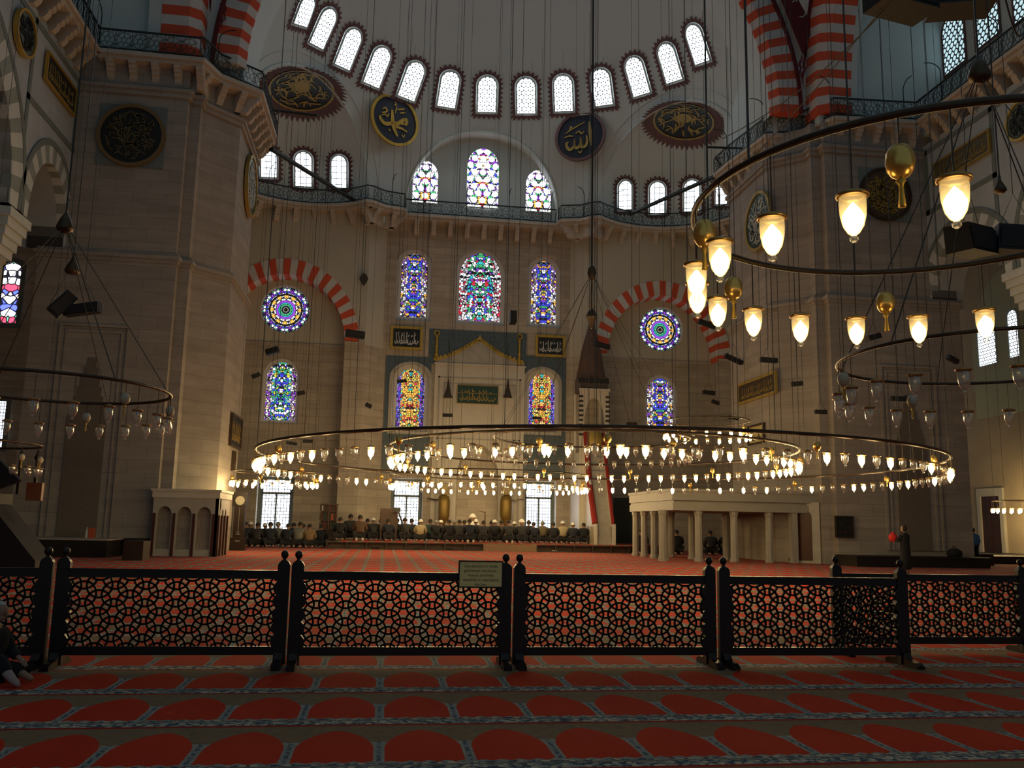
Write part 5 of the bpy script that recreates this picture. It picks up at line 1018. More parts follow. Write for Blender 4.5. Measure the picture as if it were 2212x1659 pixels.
# preacher's pulpit in the dark at the left edge
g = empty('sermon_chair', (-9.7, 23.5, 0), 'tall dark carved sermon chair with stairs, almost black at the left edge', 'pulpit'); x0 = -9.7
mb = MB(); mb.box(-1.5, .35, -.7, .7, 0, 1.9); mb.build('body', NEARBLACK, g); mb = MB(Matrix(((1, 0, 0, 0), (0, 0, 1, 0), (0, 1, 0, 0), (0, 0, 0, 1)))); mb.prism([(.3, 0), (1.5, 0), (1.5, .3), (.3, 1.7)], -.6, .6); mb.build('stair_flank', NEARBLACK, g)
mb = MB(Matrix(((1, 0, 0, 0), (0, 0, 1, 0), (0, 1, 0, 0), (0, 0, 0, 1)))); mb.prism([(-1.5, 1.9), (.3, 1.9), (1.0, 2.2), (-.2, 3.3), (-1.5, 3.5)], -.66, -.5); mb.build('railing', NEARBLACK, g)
for sx, sy in ((-.05, .55), (.35, .55)): mb = MB(); mb.tube([(0, 0, 1.9), (0, 0, 2.75)], .05, 6); mb.lathe([(.05, 2.75), (.09, 2.85), (.04, 2.95), (.01, 3.1)], 8); o = mb.build('post', WOOD, g); o.location = (sx + .55, sy, 0)
mb = MB(); mb.box(.75, 1.12, .4, .55, 1.75, 2.2); o = mb.build('carved_panel', plain('wood_painted_orange_light', (.16, .05, .02), .5), g)  # orange light falling on the panel is put into its base colour
# pale cloth lying on the bench
for (pxx, pyy, mt, lab) in ((187, 1152, SHOEP, 'small white bottle left on the left pier bench'), (198, 1152, cols_[4], 'small orange box left on the left pier bench')):
    p = PY(pxx, pyy, 33.2); mb = MB()
    if 'bottle' in lab: mb.lathe([(.06, 0), (.06, .25), (.025, .32), (.025, .38)], 10)
    else: mb.box(-.10, .10, -.05, .05, 0, .36)
    o = mb.build('bottle' if 'bottle' in lab else 'carton', mt); o.location = (p.x, 33.2, .62); tag(o, lab, 'bottle' if 'bottle' in lab else 'box')
# ------------------------------------------------------------------ right aisle
XA = 34.0
mb = MB(); Mq = frame((XA, 0, 0), (-1, 0, 0)); mb.box(XA, XA + .6, -8, 60, 0, 22); struct(mb.build('wall_right_outer', plain('stone_painted_warm_light', (.44, .36, .25), .8, vary=.2, scale=.8)), 'outer wall of the right aisle, warm light painted into its stone')  # the warm light on this wall is mixed into the stone colour
a, c = PX(2127, 1150, XA), PX(2168, 1150, XA); zt = PX(2148, 1072, XA).z; wd = abs(a.y - c.y); M = frame((XA - .05, (a.y + c.y) / 2, .35), (-1, 0, 0))
mb = MB(M); mb.ringp([(-wd / 2 - .3, 0), (wd / 2 + .3, 0), (wd / 2 + .3, zt + .1), (-wd / 2 - .3, zt + .1)], [(-wd / 2, 0), (wd / 2, 0), (wd / 2, zt - .35), (-wd / 2, zt - .35)], -.05, .12); o = mb.build('door_3', MARB); struct(o, 'pale door case with a brown double door in the right aisle', 'door')
mb = MB(M); mb.box(-wd / 2, -.01, 0, zt - .35, -.04, .03); mb.box(.01, wd / 2, 0, zt - .35, -.04, .03); l = mb.build('door_leaf', WOODR, o)
mb = MB(M)
for s_ in (-1, 1):
    for y0, y1 in ((.15, 1.0), (1.2, zt - .6)): mb.box(s_ * wd / 4 - wd * .17, s_ * wd / 4 + wd * .17, y0, y1, .03, .05)
mb.build('door_panel', BROWN, l)
mb = MB(); mb.box(26.5, XA, 38.0, 47, 0, .35); mb.box(26.5, 26.7, 36, 47, 0, .5); struct(mb.build('trim_right_aisle_step', DKB), 'dark raised edge of the right aisle floor', 'step')
for (x0, y0, x1, y1, lab) in ((2110, 681, 2147, 787, 'bright honeycomb window in the right aisle beyond the pier'), (2176, 668, 2196, 770, 'narrow sliver of a second honeycomb window in the right aisle')):
    a, c = PX(x0, y1, XA - .3), PX(x1, y1, XA - .3); zb, zt = PX((x0 + x1) / 2, y1, XA - .3).z, PX((x0 + x1) / 2, y0, XA - .3).z; wd = abs(a.y - c.y); window(arch(wd, zt - zb, zt - zb - wd * .5), frame((XA - .08, (a.y + c.y) / 2, zb), (-1, 0, 0)), pane_round('honeycomb_aisle', .21, .085, DAY, E_WHITE * .5), lab, .1, PLAST)
GV = plaster('vault_painted_green_light', (.50, .52, .36)); a0, a1 = PX(2078, 700, XA - 1.2), PX(2160, 700, XA - 1.2); zt = PX(2093, 588, XA - 1.2).z; lo_ = PX(2100, 900, XA - 1.2).z  # greenish light of the bay beyond is painted into this plaster
mb = MB(frame((XA - .06, (a0.y + a1.y) / 2 - 1.0, 0), (-1, 0, 0))); wd = abs(a0.y - a1.y) + 3.5; mb.prism(shift(arch(wd, zt - lo_, (zt - lo_) * .45, 10, .6), 0, lo_), -.05, .03); struct(mb.build('wall_right_aisle_recess', GV), 'pale arched wall in the right aisle, greenish light painted into its colour')
# ------------------------------------------------------------------ people
def skinmesh(nm, pts, edges, rad, sub=1, root=0):
    me = bpy.data.meshes.new(nm); me.from_pydata(pts, edges, []); o = bpy.data.objects.new(nm, me); COL.objects.link(o)
    md = o.modifiers.new('s', 'SKIN'); md.use_smooth_shade = True; md.branch_smoothing = .3
    for i, r in enumerate(rad): me.skin_vertices[0].data[i].radius = r if isinstance(r, tuple) else (r, r); me.skin_vertices[0].data[i].use_root = (i == root)
    if sub: sb = o.modifiers.new('u', 'SUBSURF'); sb.levels = sub; sb.render_levels = sub
    bpy.context.view_layer.update(); dg = bpy.context.evaluated_depsgraph_get(); out = bpy.data.meshes.new_from_object(o.evaluated_get(dg)); bpy.data.objects.remove(o); bpy.data.meshes.remove(me)
    out.materials.clear(); out.polygons.foreach_set('use_smooth', [True] * len(out.polygons)); return out
def addhead(me, c, yaw=0.0, pitch=0.0, s=1.0):              # skull with brow, nose, chin, mouth and ears joined to the body mesh
    bm = bmesh.new(); bm.from_mesh(me); R_ = Matrix.Translation(c) @ Matrix.Rotation(yaw, 4, 'Z') @ Matrix.Rotation(pitch, 4, 'X')
    def blob(p, r, seg=12): bmesh.ops.create_uvsphere(bm, u_segments=seg, v_segments=seg * 2 // 3, radius=1, matrix=R_ @ Matrix.Translation(Vector(p) * s) @ Matrix.Diagonal((r[0] * s, r[1] * s, r[2] * s, 1)))
    blob((0, -.005, .02), (.076, .096, .105), 16); blob((0, .03, -.055), (.055, .058, .062)); blob((0, .098, -.015), (.013, .022, .026), 8); blob((0, .088, -.058), (.024, .012, .006), 8); blob((0, .085, .022), (.05, .012, .008), 8); blob((0, .076, -.098), (.022, .018, .014), 8)
    for sx in (-1, 1): blob((sx * .077, 0, -.005), (.012, .022, .033), 8); blob((sx * .030, .086, .006), (.013, .008, .007), 8)
    bm.to_mesh(me); bm.free(); me.polygons.foreach_set('use_smooth', [True] * len(me.polygons))
def hand(par_pts, par_edges, par_rad, wi, dirv, side, s=1.0):   # palm and five fingers rooted at wrist index wi
    d = Vector(dirv).normalized(); up = Vector((0, 0, 1)) if abs(d.z) < .8 else Vector((0, 1, 0)); sd = d.cross(up).normalized() * side; w_ = Vector(par_pts[wi]); b_ = len(par_pts)
    par_pts.append(tuple(w_ + d * .055 * s)); par_edges.append((wi, b_)); par_rad.append((.036 * s, .018 * s))
    for k, (o_, l) in enumerate(((-.030, .066), (-.010, .076), (.010, .072), (.030, .056))):
        r0 = w_ + d * .09 * s + sd * o_ * s; i0 = len(par_pts); dn = -up * .012 * s
        par_pts += [tuple(r0), tuple(r0 + d * l * .5 * s + dn), tuple(r0 + d * l * s * .9 + dn * 2.6)]; par_edges += [(b_, i0), (i0, i0 + 1), (i0 + 1, i0 + 2)]; par_rad += [.0095 * s, .0085 * s, .007 * s]
    i0 = len(par_pts); par_pts += [tuple(w_ + d * .045 * s - sd * .04 * s), tuple(w_ + d * .085 * s - sd * .055 * s - up * .01 * s)]; par_edges += [(b_, i0), (i0, i0 + 1)]; par_rad += [.012 * s, .009 * s]
SKIN = plain('skin', (.32, .19, .13), .6, vary=.06); HAIRD = plain('dark_hair', (.015, .012, .010), .7); HAIRG = plain('grey_hair', (.16, .16, .155), .8); CAPW = plain('white_knit_cap', (.60, .60, .58), .9); SOCK = plain('pale_sock', (.45, .43, .40), .9); TROU = plain('dark_trousers', (.012, .013, .017), .9)
CLOTH = {k: plain('cloth_' + k, c, .9, vary=.15) for k, c in dict(black=(.010, .011, .014), navy=(.012, .016, .028), charcoal=(.028, .029, .032), brown=(.075, .045, .03), tan=(.16, .105, .055), olive=(.10, .08, .045), beige=(.30, .25, .15), teal=(.018, .04, .042), green=(.02, .035, .025), grey=(.13, .13, .115), steel=(.06, .09, .11), red=(.35, .012, .02), white=(.6, .6, .58), blue=(.10, .25, .52)).items()}
def kneel_meshes(lean=0.0):
    T = [(0, -.12, .29), (0, -.07 + lean * .1, .46), (0, -.02 + lean * .25, .64), (0, .02 + lean * .38, .77), (0, .035 + lean * .42, .82)]
    pts = list(T); ed = [(0, 1), (1, 2), (2, 3), (3, 4)]; rad = [(.165, .13), (.15, .115), (.17, .12), (.065, .065), (.055, .055)]
    tor = dict(p=list(T[:4]), e=[(0, 1), (1, 2), (2, 3)], r=[(.20, .17), (.19, .15), (.205, .155), (.10, .10)]); trs = dict(p=[T[0]], e=[], r=[(.185, .15)])
    for sg in (-1, 1):
        b_ = len(pts); leg = [(sg * .11, -.05, .25), (sg * .15, .32, .11), (sg * .13, -.18, .075), (sg * .11, -.31, .05)]; pts += leg; ed += [(0, b_), (b_, b_ + 1), (b_ + 1, b_ + 2), (b_ + 2, b_ + 3)]; rad += [.11, .075, .05, .04]
        k = len(trs['p']); trs['p'] += leg[:3]; trs['e'] += [(0, k), (k, k + 1), (k + 1, k + 2)]; trs['r'] += [.125, .09, .062]
        b_ = len(pts); ly = lean * .25; arm = [(sg * .185, -.02 + ly, .70), (sg * .245, .05 + ly, .49), (sg * .15, .26, .34)]; pts += arm; ed += [(2, b_), (b_, b_ + 1), (b_ + 1, b_ + 2)]; rad += [.07, .05, .035]
        k = len(tor['p']); tor['p'] += arm; tor['e'] += [(2, k), (k, k + 1), (k + 1, k + 2)]; tor['r'] += [.10, .076, .055]
        hand(pts, ed, rad, b_ + 2, (-sg * .2, 1, -.25), sg)
    body = skinmesh('person', pts, ed, rad); hc = Vector(T[4]) + Vector((0, .025, .095)); addhead(body, hc, 0, -.25 - lean * .5, 1.12); body.materials.append(SKIN)
    jac = skinmesh('jacket', tor['p'], tor['e'], tor['r']); tro = skinmesh('trousers', trs['p'], trs['e'], trs['r']); tro.materials.append(TROU); jac.materials.append(CLOTH['black'])
    def cap(h0, gr, mat, nm):
        bm = bmesh.new(); bmesh.ops.create_uvsphere(bm, u_segments=14, v_segments=10, radius=1, matrix=Matrix.Translation(hc + Vector((0, -.012, .028))) @ Matrix.Rotation(-.25 + .3, 4, 'X') @ Matrix.Diagonal((.093 + gr, .112 + gr, .117 + gr, 1)))
        bmesh.ops.delete(bm, geom=[v for v in bm.verts if v.co.z < hc.z + h0 - (.05 if v.co.y < hc.y - .02 else 0)], context='VERTS'); me = bpy.data.meshes.new(nm); bm.to_mesh(me); bm.free(); me.materials.append(mat); me.polygons.foreach_set('use_smooth', [True] * len(me.polygons)); return me
    hair = cap(.01, .003, HAIRD, 'hair'); cp = cap(.045, .012, CAPW, 'knit_cap')
    sk = MB()
    for sg in (-1, 1): sk.lathe([(.001, -.07), (.045, -.05), (.052, 0), (.042, .06), (.001, .08)], 8, (sg * .115, -.27, .055), sx=.9, sy=1.6)
    so = sk.build('socks', SOCK, None, True); som = so.data; bpy.data.objects.remove(so)
    return dict(body=body, jacket=jac, trousers=tro, hair=hair, cap=cp, socks=som)
KM = [kneel_meshes(0), kneel_meshes(.35)]
def kneeler(x, y, z, cl, head, lab, lean=0, rz=0.0, sc=1.0, socks=False, grp='worshippers kneeling in rows'):
    D = KM[lean]; o = bpy.data.objects.new('person', D['body']); COL.objects.link(o); o.location = (x, y, z); o.rotation_euler = (0, 0, rz); o.scale = (sc * 1.2, sc * 1.12, sc * 1.1); tag(o, lab, 'person', grp)
    j = child('jacket', D['jacket'], o, (0, 0, 0)); j.material_slots[0].link = 'OBJECT'; j.material_slots[0].material = CLOTH[cl]; child('trousers', D['trousers'], o, (0, 0, 0))
    if head == 'cap': child('knit_cap', D['cap'], o, (0, 0, 0)); child('hair', D['hair'], o, (0, 0, 0))
    elif head == 'turban': c = child('turban', D['cap'], o, (-.0, -.012, -.16), 1.0); c.scale = (1.25, 1.22, 1.18); c.location = (0, -.01, -.155)
    else:
        h = child('hair', D['hair'], o, (0, 0, 0))
        if head == 'grey': h.material_slots[0].link = 'OBJECT'; h.material_slots[0].material = HAIRG
    if socks: child('socks', D['socks'], o, (0, 0, 0))
    return o
ROW = [  # photo x, clothes, head, lean, what singles the figure out, row offset
 (734, 'black', 'dark', 0, 'leftmost on the platform, beside the bookcase', 0), (756, 'charcoal', 'dark', 0, 'tallest, second from platform left end', 0), (777, 'brown', 'dark', 0, 'third from the left on the platform', 0), (793, 'black', 'dark', 0, 'just right of the brown jacket on the platform', .1),
 (806, 'charcoal', 'cap', 0, 'behind the left part of the platform row', .8), (822, 'black', 'dark', 0, 'in front of the preacher chair, left of two', 0), (839, 'navy', 'dark', 0, 'in front of the preacher chair, right of two', .1), (857, 'black', 'dark', 0, 'beside the foot of the slanting reading stand', 0), (874, 'charcoal', 'dark', 0, 'against the left grilled window', .5), (889, 'navy', 'dark', 0, 'immediately left of the beige jacket', 0),
 (908, 'beige', 'cap', 0, 'before the left grilled window', 0), (929, 'teal', 'dark', 0, 'right of the beige jacket', 0), (942, 'black', 'grey', 0, 'between the teal jacket and the left candlestick', .7), (952, 'charcoal', 'cap', 0, 'below the left candlestick', .1), (970, 'black', 'dark', 0, 'right of the left candlestick', 0), (981, 'navy', 'grey', 0, 'second rank, right of the left candlestick', .8), (992, 'charcoal', 'dark', 0, 'left of the imam', 0), (1003, 'black', 'dark', 0, 'next but one left of the imam', .6), (1014, 'navy', 'dark', 0, 'directly behind the imam', 0),
 (1028, 'black', 'cap', 0, 'just right of the imam', .1), (1044, 'charcoal', 'dark', 0, 'by the microphone stand', 0), (1061, 'green', 'dark', 0, 'centre right of the platform', 0), (1068, 'black', 'cap', 0, 'half hidden behind the dark green jacket', .7), (1083, 'brown', 'dark', 0, 'below the right candlestick', 0), (1098, 'charcoal', 'dark', 0, 'right of the right candlestick', 0), (1111, 'navy', 'cap', 0, 'second right of the right candlestick', .2), (1127, 'charcoal', 'turban', 0, 'left of the right grilled window', 0), (1142, 'black', 'dark', 0, 'under the left edge of the right grilled window', 0), (1153, 'navy', 'dark', 0, 'against the right grilled window', .3),
 (1172, 'olive', 'grey', 0, 'under the right edge of the right grilled window', 0), (1195, 'black', 'dark', 0, 'between the olive and the yellowish garments', 0), (1216, 'beige', 'cap', 0, 'near the right end of the platform row', 0), (1238, 'navy', 'cap', 0, 'second from the right end of the platform row', 0), (1261, 'black', 'dark', 0, 'at the right end of the platform row, beside the pulpit', 0)]
CN = dict(black='black', navy='navy', charcoal='charcoal', brown='brown', tan='tan', olive='olive', beige='beige', teal='dark teal', green='dark green', grey='light grey', steel='steel blue', red='red', white='white')
HN = dict(dark='dark hair', cap='white cap', grey='grey hair', turban='white turban')
for i, (pxx, cl, hd, le, where, off) in enumerate(ROW):
    Y = 46.6 + max(off, 0.0 if i % 2 == 0 else .9); p = PY(pxx, 1150, Y); s_ = (1.12 if i in (1, 2) else 1.0) * random.uniform(.97, 1.05); kneeler(p.x, Y, PZT, cl, hd, 'kneeling person in %s %s, %s, %s' % (CN[cl], 'coat' if i % 3 == 0 or cl == 'olive' else 'jacket', HN[hd], where), 0, random.uniform(-.15, .15), s_, i in (2, 11, 17, 18, 23, 24))
p = PY(1021, 1130, 48.6); kneeler(p.x, 48.6, PZT, 'white', 'turban', 'person in white robe and white turban kneeling alone before the mihrab', 0, 0, 1.25)
LEFT = [(507, 'steel', 'dark', 0, 'first beside the longcase clock'), (517, 'black', 'dark', 0, 'second from the clock'), (528, 'navy', 'dark', 0, 'third from the clock'), (539, 'black', 'cap', 0, 'fourth from the clock'), (555, 'charcoal', 'dark', 0, 'at the left edge of the bright window'), (569, 'black', 'cap', 1, 'bowing under the left of the bright window'), (583, 'navy', 'dark', 0, 'under the middle of the brightest window'), (599, 'grey', 'grey', 0, 'under the bright window'), (621, 'navy', 'dark', 0, 'at the right edge of the bright window'), (634, 'black', 'dark', 1, 'right of the bright window'), (645, 'grey', 'dark', 1, 'right of the bright window'), (652, 'red', 'dark', 1, 'behind the light grey jacket'), (668, 'tan', 'dark', 0, 'left of the bookcase'), (692, 'black', 'dark', 1, 'bent forward at the foot of the bookcase')]
for i, (pxx, cl, hd, le, where) in enumerate(LEFT):
    Y = 46.4 + (1.9 if cl == 'red' else (.95 if i % 2 else 0)); p = PY(pxx, 1160, Y); kneeler(p.x, Y, 0, cl, hd, 'person kneeling in %s, %s, %s' % (CN[cl], HN[hd], where), le, random.uniform(-.2, .2), random.uniform(1.0, 1.12), i in (7,))
UND = [(1386, 'black', 'dark', 'seen between the leftmost columns'), (1462, 'black', 'dark', 'seen left of the third front column gap'), (1535, 'charcoal', 'dark', 'in the first wide gap of the columns'), (1567, 'navy', 'cap', 'left of the second tall front column'), (1606, 'black', 'cap', 'seen in the middle wide gap of the columns')]
for pxx, cl, hd, where in UND:
    Y = 44.6; p = PY(pxx, 1160, Y); kneeler(p.x, Y, 0, cl, hd, 'kneeling person in %s, %s, %s' % (CN[cl], HN[hd], where), 0, 0, 1.1)
# dark bundle and bag under the platform and on the benches
for pxx, pyy, Y, z_, lab in ((1718, 1200, 36.6, 0, 'rounded dark bag on the floor under the right end of the muezzin platform'), (2063, 1213, 33.8, .42, 'dark bag left on the bench of the right pier'), (2118, 1195, 36.5, 0, 'brown bag by the right aisle step')):
    p = PY(pxx, pyy, Y); mb = MB(); mb.lathe([(.20, 0), (.27, .08), (.25, .22), (.14, .32), (.05, .35)], 12, sx=1.2); o = mb.build('bag', TROU if 'brown' not in lab else BROWN, None, True); o.location = (p.x, Y, z_ if 'step' not in lab else .0); tag(o, lab, 'bag'); mb = MB(); mb.tube([(-.1, 0, .32), (-.06, 0, .42), (.06, 0, .42), (.1, 0, .32)], .015, 5); mb.build('handle', BLACK, o)
# standing person in a long dark coat, holding a red bundle up at the left shoulder
def standing(x, y, z, rz, coat, lab, H=1.62, red=True, blue=False):
    k = H / 1.75; S3 = lambda *p: (p[0] * k, p[1] * k, p[2] * k)
    pts = [S3(0, 0, .95), S3(0, .0, 1.15), S3(0, -.01, 1.35), S3(0, .0, 1.50), S3(0, .01, 1.56)]; ed = [(0, 1), (1, 2), (2, 3), (3, 4)]; rad = [(.15 * k, .11 * k), (.14 * k, .10 * k), (.17 * k, .11 * k), .055 * k, .05 * k]
    arms = {}
    for sg in (-1, 1):
        b_ = len(pts); pts += [S3(sg * .09, 0, .88), S3(sg * .10, .01, .50), S3(sg * .10, -.02, .09), S3(sg * .11, .12, .04)]; ed += [(0, b_), (b_, b_ + 1), (b_ + 1, b_ + 2), (b_ + 2, b_ + 3)]; rad += [.09 * k, .062 * k, .045 * k, .038 * k]
        b_ = len(pts); a = [S3(sg * .19, 0, 1.43), S3(sg * .25, .02, 1.15), S3(sg * .22, .16, .93)] if (sg > 0 or not red) else [S3(-.19, 0, 1.43), S3(-.30, .10, 1.20), S3(-.27, .24, 1.36)]
        pts += a; ed += [(2, b_), (b_, b_ + 1), (b_ + 1, b_ + 2)]; rad += [.06 * k, .045 * k, .034 * k]; arms[sg] = a; hand(pts, ed, rad, b_ + 2, (0, .5, -1) if (sg > 0 or not red) else (-.1, .5, .9), sg, k)
    body = skinmesh('person', pts, ed, rad); addhead(body, Vector(S3(0, .025, 1.655)), .3, -.1, k); body.materials.append(SKIN)
    o = bpy.data.objects.new('person', body); COL.objects.link(o); o.location = (x, y, z); o.rotation_euler = (0, 0, rz); tag(o, lab, 'person')
    if not blue:
        mb = MB(); mb.lathe([(.21 * k, .22 * k), (.215 * k, .5 * k), (.205 * k, .9 * k), (.185 * k, 1.15 * k), (.205 * k, 1.36 * k), (.17 * k, 1.46 * k), (.08 * k, 1.52 * k)], 18, sx=1.12, sy=.78); mb.build('long_coat', CLOTH[coat], o, True)
    else:
        mb = MB(); mb.lathe([(.175 * k, .92 * k), (.18 * k, 1.15 * k), (.20 * k, 1.36 * k), (.16 * k, 1.46 * k), (.08 * k, 1.52 * k)], 16, sx=1.1, sy=.75); mb.build('shirt', CLOTH[coat], o, True); mb = MB()
        for sg in (-1, 1): mb.lathe([(.075 * k, .06 * k), (.085 * k, .5 * k), (.115 * k, .95 * k)], 12, (sg * .095 * k, 0, 0))
        mb.build('trousers', TROU, o, True)
    mb = MB()
    for sg in (-1, 1): a = arms[sg]; mb.tube(a[:3], [.078 * k, .062 * k, .05 * k], 10)
    mb.build('sleeves', CLOTH[coat], o, True)
    mb = MB()
    for sg in (-1, 1): mb.lathe([(.05, 0), (.055, .04), (.04, .09)], 10, (sg * .105 * k, .04, 0), sy=2.2)
    mb.build('shoes', SHOE, o, True)
    bm = bmesh.new(); bmesh.ops.create_uvsphere(bm, u_segments=14, v_segments=10, radius=1, matrix=Matrix.Translation(Vector(S3(0, .0, 1.675))) @ Matrix.Diagonal((.088 * k, .105 * k, .115 * k, 1))); bmesh.ops.delete(bm, geom=[v for v in bm.verts if v.co.y > .045 and v.co.z < 1.72 * k], context='VERTS'); me = bpy.data.meshes.new('hair'); bm.to_mesh(me); bm.free(); me.materials.append(HAIRD); child('hair', me, o, (0, 0, 0))
    return o, arms
px_ = PZ(1958, 1243); so, arms = standing(px_.x, px_.y, 0, .5, 'black', 'standing person in a long dark coat before the right pier, arm raised to a red bundle', 1.58)
a = so.matrix_basis @ Vector(arms[-1][2]); a = Matrix.Translation(so.location) @ Matrix.Rotation(.5, 4, 'Z') @ Vector(arms[-1][2])
mb = MB(); mb.lathe([(.01, -.14), (.11, -.11), (.15, 0), (.12, .10), (.05, .14), (.07, .17), (.01, .18)], 14, sx=1.0, sy=.8); o = mb.build('red_bundle', plain('bright_red_cloth', (.55, .025, .02), .8), None, True); o.location = (a.x - .03, a.y + .02, a.z - .03); tag(o, 'red bundle held up at the shoulder of the standing person', 'bag')
px_ = PX(2106, 1175, 26.2); standing(26.15, 35.3 if False else px_.y, 0, -.4, 'blue', 'person in a light blue shirt half hidden by the right edge of the right pier', 1.6, False, True)
# person sitting on the carpet against the barrier at the left edge
b0 = PZ(18, 1486); sc_ = 1.0
hz_ = PY(6, 1322, b0.y).z; k = hz_ / .92
pts = [(0, 0, .16), (.03, .0, .36), (.06, 0, .56), (.10, 0, .72), (.12, 0, .78)]; ed = [(0, 1), (1, 2), (2, 3), (3, 4)]; rad = [(.16, .17), (.14, .16), (.14, .18), .065, .055]
seat_arms = []
for sg in (-1, 1):
    b_ = len(pts); pts += [(.06, sg * .11, .15), (.36, sg * .16, .36 if sg < 0 else .14), (.50, sg * .12, .10), (.64, sg * .12, .05)]; ed += [(0, b_), (b_, b_ + 1), (b_ + 1, b_ + 2), (b_ + 2, b_ + 3)]; rad += [.11, .075, .05, .04]
    b_ = len(pts); ar_ = [(.06, sg * .20, .62), (.14, sg * .26, .38), (.34, sg * .18, .30)]; pts += ar_; ed += [(2, b_), (b_, b_ + 1), (b_ + 1, b_ + 2)]; rad += [.065, .05, .034]; seat_arms.append(ar_); hand(pts, ed, rad, b_ + 2, (1, -sg * .2, -.45), sg, 1.05)
body = skinmesh('person', pts, ed, rad); addhead(body, Vector((.145, 0, .885)), -1.35, -.2); body.materials.append(SKIN)
o = bpy.data.objects.new('person', body); COL.objects.link(o); o.location = (b0.x - .30, b0.y + .25, 0); o.scale = (k, k, k); o.rotation_euler = (0, 0, -.35); tag(o, 'person in a dark coat and pale headscarf sitting on the carpet at the left edge', 'person')
me = skinmesh('coat', [(0, 0, .16), (.03, 0, .36), (.06, 0, .56), (.095, 0, .70)] + seat_arms[0] + seat_arms[1], [(0, 1), (1, 2), (2, 3), (2, 4), (4, 5), (5, 6), (2, 7), (7, 8), (8, 9)], [(.23, .25), (.20, .23), (.18, .22), .10, .10, .085, .06, .10, .085, .06]); me.materials.append(CLOTH['black']); child('coat', me, o, (0, 0, 0))
me = skinmesh('skirt', [(0, 0, .16), (.06, -.11, .15), (.36, -.16, .34), (.48, -.13, .14), (.06, .11, .15), (.36, .16, .16), (.48, .12, .12)], [(0, 1), (1, 2), (2, 3), (0, 4), (4, 5), (5, 6)], [(.20, .2), .14, .10, .085, .14, .11, .085]); me.materials.append(CLOTH['black']); child('skirt', me, o, (0, 0, 0))
bm = bmesh.new(); bmesh.ops.create_uvsphere(bm, u_segments=20, v_segments=14, radius=1, matrix=Matrix.Translation((.125, 0, .905)) @ Matrix.Diagonal((.112, .098, .125, 1))); bmesh.ops.delete(bm, geom=[v for v in bm.verts if v.co.x > .175 and v.co.z < .965], context='VERTS'); me = bpy.data.meshes.new('headscarf'); bm.to_mesh(me); bm.free(); me.materials.append(plain('pale_scarf', (.42, .43, .39), .9)); me.polygons.foreach_set('use_smooth', [True] * len(me.polygons)); child('headscarf', me, o, (0, 0, 0))
mb = MB(); mb.tube([(.40, -.15, .22), (.50, -.15, .15), (.62, -.17, .07), (.70, -.18, .03)], [.05, .06, .045, .02], 8); mb.build('pale_shawl_end', plain('pinkish_scarf', (.40, .28, .27), .9), o, True)
# ------------------------------------------------------------------ loudspeakers on wires
def ceil_z(x, y):
    p = Vector((x, y, 0)); best = 19.4
    if y <= 38.5: return 24.0
    for c, r in ((DC, DR), (EL, EXR), (ER_, EXR)):
        q = r * r - (x - c.x) ** 2 - (y - c.y) ** 2
        if q > 0: best = max(best, c.z + math.sqrt(q) + .05)
    return min(best, 30)
def speaker(px, py, Y, lpx, hpx, ang, lab, yaw=0.0, vert=False):
    p = PY(px, py, Y); d = (p - EYE).length / FPX; L, Hh = lpx * d, hpx * d; o = empty('hanging_loudspeaker', p, lab, 'loudspeaker', 'loudspeakers on wires'); M = Matrix.Rotation(yaw, 4, 'Z') @ Matrix.Rotation(ang, 4, 'Y')
    mb = MB(M); ww = Hh * .5
    prof = [(-Hh / 2, -ww), (Hh / 2, -ww * .8), (Hh / 2, ww), (-Hh / 2, ww)]
    mb.add([(sx * L / 2, b_, a) for sx in (-1, 1) for a, b_ in prof], [(0, 3, 2, 1), (4, 5, 6, 7)] + [(j, (j + 1) % 4, 4 + (j + 1) % 4, 4 + j) for j in range(4)]); mb.build('cabinet', BLACK, o)
    mb = MB(M); mb.box(-L * .46, L * .46, -ww - .012, -ww * .8, -Hh * .40, Hh * .36); mb.build('grille', plain('grille', (.02, .02, .022), .8), o)
    zt = ceil_z(p.x, p.y); mb = MB(); mb.tube([tuple(M @ Vector((-L * .4, 0, Hh / 2))), (0, 0, L * .55 + Hh), tuple(M @ Vector((L * .4, 0, Hh / 2)))], .008, 4); mb.tube([(0, 0, L * .55 + Hh), (0, 0, max(zt - p.z, L))], .008, 4); mb.build('wire', STEEL, o)
    return o
